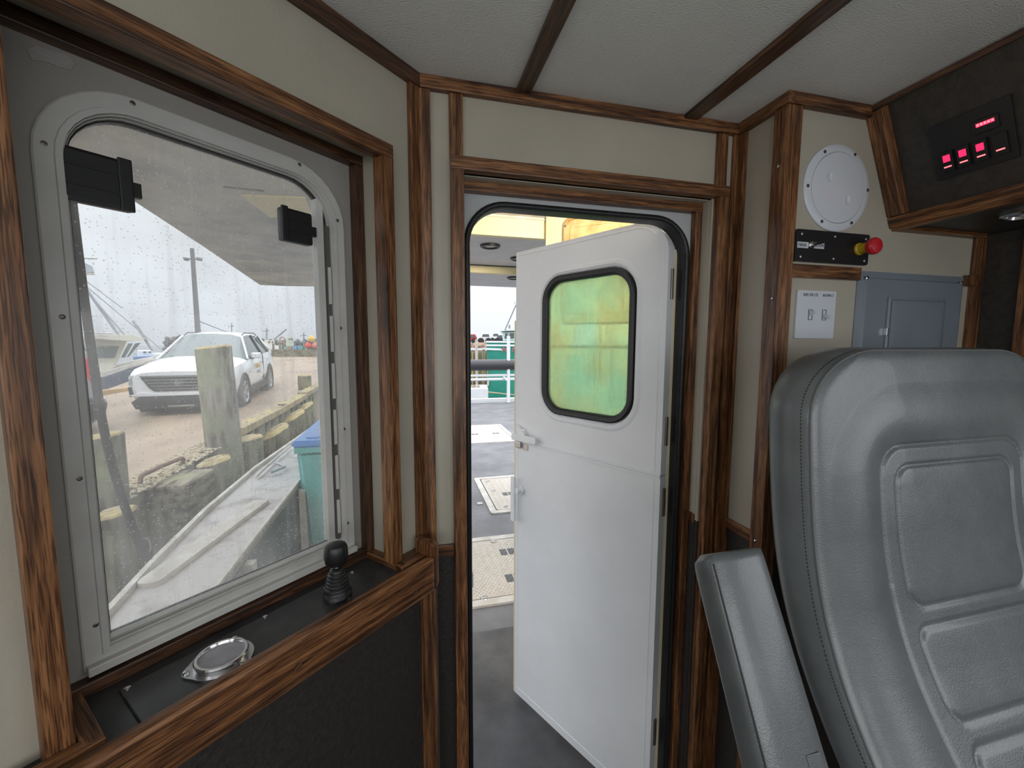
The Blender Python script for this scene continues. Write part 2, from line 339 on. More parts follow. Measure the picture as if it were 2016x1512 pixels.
# ================================================================== SETTING: wheelhouse shell
FS = 1.62   # how far the window wall runs forward of the corner
F1 = wp(FS, 0, 0)
XR, YF = 1.55, -1.5
XS = .864; YP = .826; YB = .974
plan = [(C1.x, C1.y), (XS, YB), (XS, YP), (XR, YP), (XR, YF), (F1.x, YF), (F1.x, F1.y)]
def slab(name, poly, z0, h, m, parent=None, kind=None):
    o = prism(name, [(p[0]-poly[0][0], p[1]-poly[0][1]) for p in poly], h, m, parent, Matrix.Translation((poly[0][0], poly[0][1], z0)))
    if kind: o['kind'] = kind
    return o
grow = [(C1.x-.02, C1.y+.1), (XS+.1, YB+.1), (XR+.15, YB+.1), (XR+.1, YF-.1), (F1.x-.12, YF-.1), (F1.x-.14, F1.y+.03)]
ceiling = slab('ceiling', grow, ZC, .05, CEILM, kind='structure')
floor = slab('floor', grow, -.05, .05, FLOORM, kind='structure')
ZD0, ZD1 = 1.020, 1.048   # dado strip
# --- back wall with the doorway
DX0, DX1, DZ1 = .131, .790, 1.915
wb = empty('wall_back', (C1.x, YB, 0), kind='structure')
bbox_('wall_panel', C1.x, DX0, YB, YB+.055, 1.03, ZC, WALLM, wb); bbox_('wall_panel', DX1, XS, YB, YB+.055, 1.03, ZC, WALLM, wb)
bbox_('wall_panel', DX0, DX1, YB, YB+.055, DZ1, ZC, WALLM, wb)
bbox_('lower_panel', C1.x, DX0, YB, YB+.055, 0, 1.03, DARKM, wb); bbox_('lower_panel', DX1, XS, YB, YB+.055, 0, 1.03, DARKM, wb)
# --- short return wall, panel wall, starboard, forward
wr = empty('wall_return', (XS, YB, 0), kind='structure')
bbox_('wall_panel', XS, XS+.02, YP, YB, 1.03, ZC, WALLM, wr); bbox_('lower_panel', XS, XS+.02, YP, YB, 0, 1.03, DARKM, wr)
wq = empty('wall_panel_side', (XS, YP, 0), kind='structure')
bbox_('wall_panel', XS+.021, XR+.001, YP, YP+.02, 1.03, ZC, WALLM, wq); bbox_('lower_panel', XS+.021, XR, YP, YP+.02, 0, 1.03, DARKM, wq)
w4 = empty('wall_starboard', (XR, YP, 0), kind='structure')
bbox_('wall_panel', XR, XR+.03, -.0, YP, 0, ZC, BRNM, w4); bbox_('wall_panel', XR, XR+.03, YF, 0, 0, 1.15, BRNM, w4); bbox_('wall_panel', XR, XR+.03, YF, 0, 1.85, ZC, BRNM, w4); bbox_('wall_panel', XR, XR+.03, YF, -1.2, 1.15, 1.85, BRNM, w4)
w5 = empty('wall_front', (0, YF, 0), kind='structure')
bbox_('wall_panel', F1.x-.05, XR, YF-.04, YF, 0, 1.15, WALLM, w5); bbox_('wall_panel', F1.x-.05, XR, YF-.04, YF, 1.9, ZC, WALLM, w5)
for xa, xb in ((F1.x-.05, F1.x+.25), (-.05, .05), (XR-.35, XR)): bbox_('wall_panel', xa, xb, YF-.04, YF, 1.15, 1.9, WALLM, w5)
w6 = empty('wall_port', (F1.x, F1.y, 0), kind='structure')
bbox_('wall_panel', F1.x-.03, F1.x, YF, F1.y, 0, 1.15, WALLM, w6); bbox_('wall_panel', F1.x-.03, F1.x, YF, F1.y, 1.9, ZC, WALLM, w6)
bbox_('wall_panel', F1.x-.03, F1.x, F1.y-.35, F1.y, 1.15, 1.9, WALLM, w6); bbox_('wall_panel', F1.x-.03, F1.x, YF, YF+.3, 1.15, 1.9, WALLM, w6)
# --- window wall
OS0, OS1, OZ0, OZ1, TW = .092, .590, 1.048, 1.922, .090   # recess opening, depth
ww = empty('wall_window_side', wp(0, 0, 0), kind='structure')
wbox('wall_panel', .0, OS0, 0, .02, 0, ZC, WALLM, ww); wbox('wall_panel', OS1, FS, 0, .02, 0, ZC, WALLM, ww); wbox('wall_panel', OS0, OS1, 0, .02, OZ1, ZC, WALLM, ww)
wbox('reveal_panel', OS0-.012, OS0, .02, TW+.02, OZ0-.03, OZ1+.012, WALLM, ww); wbox('reveal_panel', OS1, OS1+.012, .02, TW+.02, OZ0-.03, OZ1+.012, WALLM, ww)
wbox('reveal_panel', OS0, OS1, .02, TW+.02, OZ1, OZ1+.012, WALLM, ww)
# plate around the window frame, with the rounded cut-out
WS0, WS1, WZ0, WZ1 = .132, .560, 1.074, 1.873
FM = frame(wp(0, TW, 0), SX, ZX, -TX)      # local x = s, y = z, z = into the room
if SX.cross(ZX).dot(-TX) < 0: FM = None
def ring_plate(name, outer, inner, h, m, parent, mw):
    bm = bmesh.new(); A = [bm.verts.new((p[0], p[1], 0)) for p in outer]; B = [bm.verts.new((p[0], p[1], 0)) for p in inner]; n = len(A)
    A2 = [bm.verts.new((p[0], p[1], -h)) for p in outer]; B2 = [bm.verts.new((p[0], p[1], -h)) for p in inner]
    for k in range(n):
        j = (k+1) % n; bm.faces.new((A[k], A[j], B[j], B[k])); bm.faces.new((A2[k], A2[j], B2[j], B2[k])); bm.faces.new((B[k], B[j], B2[j], B2[k])); bm.faces.new((A[k], A[j], A2[j], A2[k]))
    return link(name, bm, m, parent, mw)
FMAT = frame(wp(0, TW, 0), SX, ZX, SX.cross(ZX))   # its z is +-TX
ZS = 1 if SX.cross(ZX).dot(-TX) > 0 else -1        # sign that points into the room
def wfr(t=TW): return frame(wp(0, t, 0), SX, ZX, SX.cross(ZX))
RADS = [.004, .004, .105, .105]
def winpath(d, k=8): return rrect(WS0, WS1, WZ0, WZ1, RADS, d, k)
ring_plate('window_plate', rrect(OS0, OS1, OZ0-.03, OZ1, .0009), winpath(.012), .02*ZS, RECESS, ww, wfr(TW))

q_ = [sw(x, y, TW) for x, y in ((52, 98), (70, 90), (100, 101), (128, 108), (146, 124), (140, 138), (118, 134), (95, 124), (62, 118))]
prism('peeled_patch', q_, .0012*ZS, mat('torn_laminate', (.42, .40, .38), .7, bump=1, bscale=120), ww, wfr(TW-.0002))
# --- trims (one structure object per run of wood)
tn = [0]
def trim(boards, label=None, m=None):
    """boards: list of (fn,args)"""
    tn[0] += 1; e = None
    for fn, a in boards:
        if e is None:
            e = empty('trim_%d' % tn[0], (0, 0, 0), kind='structure')
        fn('oak_board', *a, m or OAK, e, .0018)
    return e
TZ = ZC-.027
trim([(wbox, (.0, FS, -.016, 0, TZ, ZC))], m=OAKD)
trim([(bbox_, (C1.x+.002, XS, YB-.016, YB, TZ, ZC))])
trim([(bbox_, (XS-.016, XS, YP-.016, YB-.016, TZ, ZC)), (bbox_, (XS, 1.098, YP-.016, YP, TZ, ZC))])
trim([(bbox_, (C1.x+.001, C1.x+.027, YB-.012, YB, 0, TZ)), (wbox, (.002, .030, -.012, 0, 0, TZ))])
trim([(bbox_, (.099, .129, YB-.010, YB, 1.943, TZ)), (bbox_, (.793, .824, YB-.010, YB, 1.943, TZ))])
trim([(bbox_, (XS-.021, XS, YB-.012, YB, 0, TZ)), (bbox_, (XS-.010, XS, YB-.034, YB-.012, 0, TZ))])
trim([(bbox_, (XS-.012, XS, YP-.012, YP+.026, 0, TZ)), (bbox_, (XS, XS+.030, YP-.012, YP, 0, TZ))])
trim([(bbox_, (.060, .100, YB-.008, YB, ZD0, ZD1)), (bbox_, (.824, XS-.021, YB-.008, YB, ZD0, ZD1)), (bbox_, (XS-.008, XS, YP+.026, YB-.034, ZD0, ZD1))])
trim([(bbox_, (XS+.030, 1.108, YP-.012, YP, 1.693, 1.724)), (bbox_, (1.487, 1.514, YP-.02, YP, 1.693, 1.722))])
trim([(bbox_, (1.512, 1.549, YP-.012, YP, 0, 1.862))])
trim([(bbox_, (XR-.012, XR, .70, .74, 0, 1.86))])
for xa, xb in ((.249, .282), (.684, .722)): trim([(bbox_, (xa, xb, YF, YB-.016, ZC-.010, ZC))], m=OAKD)
# window casing: mitred face boards standing proud, returning into the recess
CT0, CT1 = -.027, .004
trim([(wbox, (OS0, OS0+.026, CT0, CT1, 1.062, 1.922-.026)), (wbox, (OS0, OS1+.026, CT0, CT1, 1.922-.026, 1.922)), (wbox, (OS1, OS1+.026, CT0, CT1, 1.0, 1.922-.026))])
# stop strips against the window plate
trim([(wbox, (OS0, OS0+.020, TW-.022, TW, 1.062, OZ1-.02)), (wbox, (OS0, OS1, TW-.022, TW, OZ1-.020, OZ1)), (wbox, (OS0, OS1, TW-.020, TW, 1.048, 1.067))], m=OAKD)
# ledge trim that the casing stands on, both sides
trim([(wbox, (OS0+.001, OS0+.021, -.045, TW-.020, 1.048, 1.062)), (wbox, (.012, OS0+.021, -.052, -.026, 1.040, 1.062)), (wbox, (.012, OS0, -.026, -.001, 1.030, 1.058)), (wbox, (OS1-.021, OS1-.001, -.045, TW-.020, 1.048, 1.062)), (wbox, (OS1-.021, 1.35, -.050, -.028, 1.040, 1.062))])

# ================================================================== WINDOW
win = empty('window_1', wp((WS0+WS1)/2, TW, WZ0), kind='structure')
def wsweep(name, prof, m, t=TW, fn=winpath, par=win): return ringsweep(name, fn, [(d, h*ZS) for d, h in prof], m, par, wfr(t))
wsweep('frame_flange', [(-.002, 0), (-.002, .003), (.0, .0045), (.017, .0045), (.018, .007), (.025, .0075), (.026, -.034), (.012, -.034), (.012, 0)], FRAMEM)
wsweep('inner_channel', [(.0255, .002), (.0268, .002), (.0272, -.008), (.0278, -.008), (.0282, -.004), (.0288, -.004), (.0292, -.030), (.0255, -.030)], FRAMEM)
wsweep('weather_seal', [(.0290, -.012), (.0310, -.012), (.0310, -.026), (.0290, -.026)], BLACK)
# sliding sash stile with its dark spaced channel on the aft side
wbox('sash_stile', WS0+.0375, WS0+.0525, TW+.008, TW+.026, WZ0+.034, WZ1-.055, FRAMEM, win, .001)
wbox('sash_channel', WS0+.029, WS0+.0365, TW+.002, TW+.010, WZ0+.034, WZ1-.105, mat('dark_grey_channel', (.10, .095, .085), .6), win)
for k in range(6): wbox('channel_spacer', WS0+.0300, WS0+.0356, TW-.001, TW+.003, 1.122+k*.098, 1.122+k*.098+.074, FRAMEM, win)
wbox('sill_track', WS0+.029, WS1-.029, TW+.008, TW+.014, WZ0+.026, WZ0+.034, FRAMEM, win, .001)
wbox('sill_ledge', WS0+.0, WS1-.0, TW-.016, TW+.001, WZ0-.003, WZ0+.010, FRAMEM, win, .002)
gp = winpath(.027)
prism('pane', gp, .004*ZS, PANE, win, wfr(TW+.024))
def screw(p, n_, r, m, parent, h=.002):
    n_ = Vector(n_).normalized(); a = n_.orthogonal().normalized()
    return lathe('screw', [(r, 0), (r*.92, h*.7), (r*.5, h), (r*.42, h*.5), (0, h*.4)], m, parent, frame(p, a, n_.cross(a), n_), 10)
for q in ((85, 284), (121, 624), (155, 941), (187, 1228), (259, 205), (587, 325), (662, 435), (668, 646), (675, 844), (682, 1029)):
    s, z = sw(q[0], q[1], TW); screw(wp(s, TW-.004, z), -TX, .0035, SCREW, win, .0015)
# black sliding catches clipped to the pane
def catch(s0, s1, z0, z1, tongue):
    b = wbox('catch_body', s0, s1, TW-.002, TW+.017, z0, z1, BLKP, win, .005)
    w_ = (s1-s0); h = z1-z0
    wbox('catch_cap', s0+(0 if tongue else w_*.8), s0+w_*(.2 if tongue else 1)+.0, TW-.004, TW+.002, z0-.001, z1+.002, BLKP, win, .002)
    for zz in (.30, .66): wbox('catch_rib', s0+.006, s1-.004, TW-.0036, TW-.001, z0+h*zz, z0+h*zz+.0025, BLKP, win, .0006)
    wbox('catch_tongue', s0-.010, s0+.002, TW+.002, TW+.012, z0+h*.32, z0+h*.62, BLKP, win, .001)
catch(.466, .545, 1.717, 1.786, True)
catch(.198, .258, 1.722, 1.783, False)

# ================================================================== DOORWAY (door_1)
door = empty('door_1', (.45, 1.0, 0), kind='structure')
def jb(name, *a, m=OAK, bev=.0018, **k): return bbox_(name, *a, m, door, bev, **k)
jb('casing_board', .100, .129, .950, .984, 0, 1.943-.028); jb('casing_board', .795, .824, .950, .984, 0, 1.943-.028); jb('casing_board', .100, .824, .950, .984, 1.915, 1.943)
bbox_('reveal_panel', DX1-.0012, DX1+.006, .984, 1.029, 1.03, DZ1, WALLM, door); bbox_('reveal_panel', DX1-.0012, DX1+.006, .984, 1.029, 0, 1.03, DARKM, door)
bbox_('reveal_panel', DX0-.006, DX0+.0012, .984, 1.029, 0, DZ1, WALLM, door); bbox_('reveal_panel', DX0-.006, DX1+.006, .984, 1.029, DZ1-.0015, DZ1+.006, WALLM, door)
jb('stop_strip', DX0, DX0+.006, 1.008, 1.030, 0, DZ1); jb('stop_strip', DX1-.020, DX1, 1.008, 1.030, 0, DZ1); jb('stop_strip', DX0, DX1, 1.006, 1.030, DZ1-.024, DZ1)
jb('dado_strip', DX1-.003, DX1, .984, 1.008, ZD0, ZD1)
DP = rrect(.137, .766, .02, 1.879, [.004, .004, .105, .105], 0, 10)
def dpath(d, k=10): return rrect(.137, .766, .02, 1.879, [.02, .02, .105, .105], d, k)
DFM = frame(Vector((0, 1.030, 0)), X3, Z3, X3.cross(Z3))   # local z = -Y (into room)
ring_plate('bulkhead', rrect(.02, .92, -.05, 2.15, .0009, 0, 10), dpath(.006), .03, BULK, door, DFM)
ringsweep('rubber_seal', dpath, [(0, 0), (.0, .005), (.002, .009), (.0075, .011), (.013, .009), (.015, .004), (.015, -.034), (.010, -.036), (.010, -.03), (.003, -.03)], BLACK, door, DFM, .9)
sl = [];
bm = bmesh.new()   # ribbed lip along the hinge side of the seal
for k in range(230): bm_box(bm, (-.0014, -.003, k*.0074), (.0014, .003, k*.0074+.0040))
tag(link('seal_ribs', bm, BLACK, door, Matrix.Translation((.7475, 1.0225, .08))), kind='stuff')
# strike plate on the latch side jamb
bbox_('strike_plate', .150, .1545, 1.040, 1.062, .93, 1.03, WHITE, door, .001); bbox_('strike_plate', .150, .157, 1.040, 1.060, .885, .925, WHITE, door, .001)
# --- open dutch leaf
LD = wdir(math.radians(-41.5)); LN = Vector((-LD.y, LD.x, 0))   # LN points outboard; room side is -LN... checked below
H = Vector((.715, 1.040, 0))
if LN.dot(H-CAM) < 0: LN = -LN      # LN away from camera
LM = frame(H, LD, Z3, LD.cross(Z3)); LS = 1 if LD.cross(Z3).dot(-LN) > 0 else -1   # local x along leaf, y up, z*LS toward camera
LW, LZ0, LZ1, LSP, LT = .640, .03, 1.888, 1.143, .040
def leafpoly(z0, z1, rtop): return rrect(.004, LW, z0, z1, [.002, .002, .003, rtop], 0, 8)
WX0, WX1, WY0, WY1, WR = .100, .497, 1.272, 1.778, .095
def dwin(d, k=8): return rrect(WX0, WX1, WY0, WY1, WR, d, k)
# the upper leaf: plate with a window hole
def leaf_upper():
    bm = bmesh.new(); k = 8
    outer = rrect(.004, LW, LSP+.002, LZ1, [.002, .002, .003, .10], 0, k); inner = dwin(.0)
    n = len(outer)
    A, B = [[bm.verts.new((p[0], p[1], zz*LS)) for p in outer] for zz in (0, -LT)]
    Ci, Di = [[bm.verts.new((p[0], p[1], zz*LS)) for p in inner] for zz in (0, -LT)]
    for i in range(n):
        j = (i+1) % n
        for q in ((A[i], A[j], Ci[j], Ci[i]), (B[i], B[j], Di[j], Di[i]), (A[i], A[j], B[j], B[i]), (Ci[i], Ci[j], Di[j], Di[i])): bm.faces.new(q)
    return link('upper_leaf', bm, WHITE, door, LM)
ul = leaf_upper()
ll = prism('lower_leaf', rrect(.004, LW, LZ0, LSP-.002, .002), -LT*LS, WHITE, door, LM)
# edge bead round the leaves and the recessed window moulding
ringsweep('edge_bead', lambda d: rrect(.022, LW-.012, LSP+.008, LZ1-.012, [.003, .003, .004, .09], d, 8), [(0, 0), (.001, .0012*LS), (.003, .0012*LS), (.004, 0)], WHITE, ul, LM)
ringsweep('edge_bead', lambda d: rrect(.022, LW-.012, LZ0+.03, LSP-.008, .003, d, 8), [(0, 0), (.001, .0012*LS), (.003, .0012*LS), (.004, 0)], WHITE, ll, LM)
ringsweep('split_bead', lambda d: rrect(.004, LW, LSP-.007, LSP+.006, .002, d, 2), [(0, 0), (.001, .003*LS), (.006, .003*LS)], WHITE, ll, LM, fill=True)
ringsweep('window_moulding', lambda d: dwin(d), [(-.022, 0), (-.012, .004*LS), (-.005, .003*LS), (.0, -.006*LS), (.010, -.009*LS), (.010, -.03*LS), (-.022, -.03*LS)], WHITE, ul, LM)
ringsweep('window_gasket', lambda d: dwin(d+.004), [(0, -.010*LS), (.001, .004*LS), (.006, .007*LS), (.011, .005*LS), (.014, .006*LS), (.020, .003*LS), (.024, -.004*LS), (.024, -.02*LS), (.0, -.02*LS)], BLACK, ul, LM, .8)
prism('pane', dwin(.022), -.004*LS, DPANE, ul, LM @ Matrix.Translation((0, 0, -.010*LS)))
a_, b_ = sorted((0.0, -LT*LS)); box('edge_strip', (LW, .03, a_), (LW+.010, 1.625, b_), CREAM, door, .003, LM)
# lever lock, hasp and handles
def lbox(name, x0, x1, y0, y1, z0, z1, m, par, bev=.001):
    a, b_ = sorted((z0*LS, z1*LS)); return box(name, (x0, y0, a), (x1, y1, b_), m, par, bev, LM)
def lrod(name, x, y, z0, z1, r, m, par, n=20):
    a, b_ = sorted((z0*LS, z1*LS)); return lathe(name, [(r, a), (r, b_-.001), (r*.9, b_)], m, par, LM @ Matrix.Translation((x, y, 0)), n)
lrod('latch_boss', .585, 1.178, 0, .022, .017, WHITE, ul)
lb = prism('latch_lever', rrect(.500, .636, 1.150, 1.176, .006, 0, 4), .010*LS, WHITE, ul, LM @ Matrix.Translation((0, 0, .018*LS)) @ Matrix.Translation((.565, 1.163, 0)) @ Matrix.Rotation(-.02, 4, 'Z') @ Matrix.Translation((-.565, -1.163, 0)), .0015)
lbox('latch_keeper', .598, .625, 1.116, 1.142, 0, .014, STEEL, ul, .003); lbox('latch_keeper', .566, .592, 1.112, 1.136, 0, .004, STEEL, ul, .001)
prism('latch_hook', [(.60, 1.176), (.616, 1.188), (.622, 1.212), (.611, 1.205), (.598, 1.196), (.585, 1.200), (.574, 1.192), (.575, 1.178)], .012*LS, WHITE, ul, LM @ Matrix.Translation((0, 0, .004*LS)), .001)
lrod('handle_rose', .604, .945, 0, .012, .020, WHITE, ll, 24); lrod('handle_spindle', .604, .945, .010, .030, .012, WHITE, ll)
lbox('handle_lever', .609, .631, .815, 1.000, .024, .036, WHITE, ll, .003)
for zz in (1.66, 1.235, 1.02, .27):
    p = ul if zz > LSP else ll
    hp = Vector((.732, 1.052, zz)); o = tube('hinge', [hp, hp+Vector((0, 0, .085))], .0055, SCREW, p, 10)
    bbox_('hinge_plate', .7335, .7375, 1.055, 1.075, zz, zz+.085, SCREW, p)
bbox_('jamb_strip', .742, .766, 1.058, 1.085, .02, 1.80, CREAM, door)

# ================================================================== SILL CONSOLE under the side window
con = empty('side_console', wp(.4, -.05, 0), 'dark laminated side console with oak fiddle rail below the port window', 'console')
wbox('shelf', .036, OS1+.75, -.055, TW-.0, 1.028, 1.048, BLKPL, con)
wbox('front_panel', .036, OS1+.9, -.060, -.054, 0, 1.0, DARKM, con)
rail_p = wbox('fiddle_rail', .046, 1.25, -.078, -.056, .986, 1.064, OAK, con, .008)
bx = wbox('rail_end', .026, .048, -.074, -.014, .986, 1.094, OAK, con, .0105)
wbox('corner_post', .036, .074, -.070, -.054, 0, .985, OAK, con, .002)
wbox('edge_strip', .030, .034, -.068, -.054, 0, .985, STEEL, con)
def disc(name, p, n_, r, h, m, par, n=20):
    n_ = Vector(n_).normalized(); a = n_.orthogonal().normalized(); return lathe(name, [(r, 0), (r*.95, h*.7), (r*.6, h), (0, h*1.05)], m, par, frame(p, a, n_.cross(a), n_), n)
for q in ((587, 1312), (817, 1168)):
    s, z = sw(q[0], q[1], -.078); disc('wood_plug', wp(s, -.0775, z), -TX, .0065, .002, OAKD, con)
# instrument plate with its button screws
pl_ = tag(wbox('instrument_plate', .168, .537, -.052, .045, 1.0482, 1.0525, BLKPL, None, .0012), 'black metal instrument plate lying on the window sill', 'plate')
for s, t in ((.530, .038), (.347, .039), (.166+.008, .036), (.237, .030), (.235, -.036)):
    disc('screw', wp(s, t, 1.0524), Z3, .0042, .003, CHROME, pl_, 14)
# gauge
gm = frame(wp(.434, -.013, 1.0526), SX, TX, SX.cross(TX)); GS = 1 if SX.cross(TX).z > 0 else -1
ga = empty('round_gauge', wp(.434, -.013, 1.0526), 'round silver-rimmed gauge face set in the black sill plate', 'gauge')
fl = [];
for i in range(72):
    a = 2*PI*i/72; r = .0415+.0065*max(0, math.cos(3*(a-.25)))**2; fl.append((r*math.cos(a), r*math.sin(a)))
prism('flange', fl, .003*GS, STEEL, ga, gm, 0)
lathe('bezel_ring', [(.0345, .003), (.0350, .010), (.0335, .012), (.0300, .012), (.0285, .009), (.0285, .005)], CHROME, ga, gm @ Matrix.Diagonal((1, 1, GS, 1)), 40)
lathe('dial', [(.0, .0085), (.0290, .0085), (.0290, .003), (0, .003)], mat('milky_dial_glass', (.42, .41, .44), .2, var=(.33, .32, .35), vscale=40, vdetail=6), ga, gm @ Matrix.Diagonal((1, 1, GS, 1)), 40)
for k in range(3):
    a = .25+2*PI*k/3; disc('screw', gm @ Vector((.0430*math.cos(a), .0430*math.sin(a), .003*GS)), Z3, .0045, .004, CHROME, ga, 14)
# joystick
jm = frame(wp(.241, -.014, 1.0526), SX, TX, SX.cross(TX)) @ Matrix.Diagonal((1.22, 1.22, GS*.84, 1))
jy = empty('joystick', wp(.241, -.014, 1.0526), 'black joystick with ribbed rubber boot on the sill plate', 'joystick')
prof = [(.0, 0), (.021, 0), (.021, .012), (.019, .014), (.0185, .022)]
for k in range(5):
    z = .022+k*.0075; r = .0180-k*.0011; prof += [(r, z), (r, z+.004), (r-.0028, z+.0055), (r-.0028, z+.0068)]
prof += [(.0110, .062), (.0078, .070), (0, .070)]
lathe('rubber_boot', prof, BLACK, jy, jm, 28, ang=1.2)
lathe('shaft', [(.0045, .066), (.0045, .080)], CHROME, jy, jm, 16)
lathe('knob', [(.0, .078), (.0125, .078), (.0160, .084), (.0178, .098), (.0168, .116), (.0150, .122), (.010, .1245), (0, .125)], BLKP, jy, jm, 32, ang=.5)

# ================================================================== PANEL WALL FITTINGS
# white round deck plate
dpc = at_y(1648, 371, YP-.004); R8 = .1015
dpm = frame(Vector((dpc.x, YP, dpc.z)), X3, Z3, X3.cross(Z3))   # local z = -Y = into room
dk = empty('deck_plate', (dpc.x, YP, dpc.z), 'round white screw-in inspection plate on the beige wall', 'access plate')
lathe('mounting_ring', [(R8, 0), (R8, .004), (R8-.004, .007), (.0835, .008), (.083, .0065), (.083, 0)], PWHITE, dk, dpm, 64)
lathe('lid', [(.0822, .001), (.0822, .0078), (.080, .0085), (0, .0085)], PWHITE, dk, dpm, 64)
for (dx, dz) in ((-.032, .022), (.028, -.026)):
    lathe('finger_recess', [(.0105, .0086), (.010, .0105), (.007, .009), (0, .0088)], PWHITE, dk, dpm @ Matrix.Translation((dx, dz, 0)), 16, sx=.75)
for k in range(6):
    a = math.radians(60*k+2); disc('screw', dpm @ Vector((.0925*math.cos(a), .0925*math.sin(a), .0074)), -Y3, .0042, .001, SCREW, dk, 12)
# black switch panel with toggle and red stop button
bp = empty('boom_switch_panel', (1.018, YP, 1.77), 'black six-screw panel with toggle switch and red mushroom stop button', 'control panel')
bm_ = prism('plate', rrect(.901, 1.130, 1.731, 1.806, .006, 0, 4), .009, BLKP, bp, frame(Vector((0, YP, 0)), X3, Z3, X3.cross(Z3)), .001)
for xx in (.917, 1.018, 1.117):
    for zz in (1.742, 1.795):
        disc('screw', (xx, YP-.009, zz), -Y3, .0036, .002, STEEL, bp, 12)
def flat(x, z, y=YP-.0095): return frame(Vector((x, y, z)), X3, Z3, -Y3)
box('label_strip', (.905, YP-.0096, 1.762), (.938, YP-.0088, 1.776), PWHITE, bp); box('label_strip', (.955, YP-.0096, 1.763), (.986, YP-.0088, 1.777), PWHITE, bp)
text('DEREK', .0105, LETK, bp, flat(.9062, 1.7655, YP-.0098), sx=.84); text('BOOM', .0105, LETK, bp, flat(.9575, 1.7665, YP-.0098), sx=.84)
tm = frame(Vector((.946, YP-.009, 1.770)), X3, Z3, X3.cross(Z3))
lathe('toggle_collar', [(.0085, 0), (.0085, .004), (.006, .006), (.0045, .009), (0, .009)], STEEL, bp, tm, 16)
tube('toggle_lever', [(.946, YP-.015, 1.770), (.955, YP-.034, 1.772)], [.002, .0032], BLKP, bp, 10)
bmq = frame(Vector((1.096, YP-.009, 1.769)), X3, Z3, X3.cross(Z3))
lathe('yellow_collar', [(.0150, 0), (.0150, .004), (.0125, .006), (.0125, .026), (0, .026)], YELP, bp, bmq, 28)
lathe('red_button', [(.010, .025), (.0175, .027), (.0200, .031), (.0200, .038), (.0170, .043), (.008, .0455), (0, .046)], REDP, bp, bmq, 32, ang=.5)
# light switch plate
sp = empty('light_switch_plate', (.98, YP, 1.605), 'white double light switch plate lettered SHELTER LTS and BOOM LT', 'light switch')
prism('cover_plate', rrect(.920, 1.040, 1.547, 1.664, .003, 0, 3), .006, PWHITE, sp, frame(Vector((0, YP, 0)), X3, Z3, X3.cross(Z3)), .0012)
text('SHELTER LTS', .0096, LETTER, sp, flat(.936, 1.650, YP-.0063), sx=.84); text('BOOM LT', .0096, LETTER, sp, flat(.997, 1.650, YP-.0063), sx=.82)
for i, xx in enumerate((.962, 1.005)):
    ringsweep('toggle_slot', lambda d, xx=xx: rrect(xx-.006, xx+.006, 1.592, 1.618, .001, d, 2), [(0, 0), (0, .0008), (.0012, .0008), (.0012, 0)], BLKPL, sp, flat(0, 0, YP-.006))
    s_ = 1 if i == 0 else -1
    obox('toggle', (xx-.0035, YP-.006, 1.605+s_*.001-.004), Vector((0, -.014, s_*.008)), (.007, 0, 0), (0, 0, .008), PWHITE, sp, .0008)
    for zz in (1.635, 1.576): disc('screw', (xx, YP-.0058, zz), -Y3, .0026, .0008, PWHITE, sp, 10)
# grey electrical panel
gr = empty('breaker_panel', (1.3, YP, 1.4), 'grey enamelled breaker panel cover with raised hinged door', 'electrical panel')
GM = frame(Vector((0, YP, 0)), X3, Z3, X3.cross(Z3))
ringsweep('cover', lambda d: rrect(1.109, 1.487, 1.18, 1.718, .002, d, 2), [(0, 0), (0, .003), (.016, .006), (.020, .012)], GREYP, gr, GM, fill=True)
ringsweep('door_frame', lambda d: rrect(1.200, 1.408, 1.25, 1.655, .003, d, 2), [(0, .012), (0, .016), (.004, .018), (.007, .018), (.007, .012)], GREYP, gr, GM)
ringsweep('hinged_door', lambda d: rrect(1.212, 1.400, 1.26, 1.645, .002, d, 2), [(0, .012), (0, .017), (.006, .0185), (.02, .0185)], GREYP, gr, GM, fill=True)
box('hinge_pin', (1.196, YP-.021, 1.556), (1.201, YP-.012, 1.575), CHROME, gr, .001)
for xx, zz in ((1.128, 1.700), (1.466, 1.700)): disc('screw', (xx, YP-.010, zz), -Y3, .0055, .0035, CHROME, gr, 14)
for q in ((1533, 327), (1521, 587)):
    p = at_x(q[0], q[1], XS-.012); disc('screw', p, -X3, .004, .003, CHROME, wr, 10)
p = at_x(1487, 1065, XS-.012); disc('screw', p, -X3, .004, .003, CHROME, wr, 10)

# ================================================================== OVERHEAD CONSOLE
oc = empty('overhead_console', (1.2, .3, 1.83), 'dark overhead console with oak edging along the starboard ceiling', 'console')
A = Vector((1.098, YP-.0005, ZC-.0005)); B = Vector((1.212, YP-.0005, 1.832)); ED = (B-A).normalized(); EL = (B-A).length; EN = ED.cross(Y3)
if EN.x > 0: EN = -EN      # toward the room
Yf = -.9
bm = bmesh.new(); q4 = [A, B, Vector((XR-.001, A.y, 1.832)), Vector((XR-.001, A.y, ZC-.0005))]
va = [bm.verts.new(v) for v in q4]; vb = [bm.verts.new(Vector((v.x, Yf, v.z))) for v in q4]
bm.faces.new(va); bm.faces.new(vb[::-1])
for i in range(4): bm.faces.new((va[i], va[(i+1) % 4], vb[(i+1) % 4], vb[i]))
link('housing', bm, BRNM, oc)
LYv = Vector((0, Yf-YP, 0))
obox('oak_edging', A+EN*.0, Vector((0, Yf-YP, 0)), ED*.012, EN*.010, OAKD, oc, .001)
obox('oak_edging', B-ED*.026, Vector((0, Yf-YP, 0)), ED*.028, EN*.010, OAK, oc, .0015)
obox('oak_edging', A+ED*.014, ED*(EL-.042), -Y3*.034, EN*.010, OAK, oc, .0015)
obox('oak_edging', A+ED*.014-Y3*.034, ED*(EL-.042), -Y3*.010, EN*.014, OAK, oc, .001)
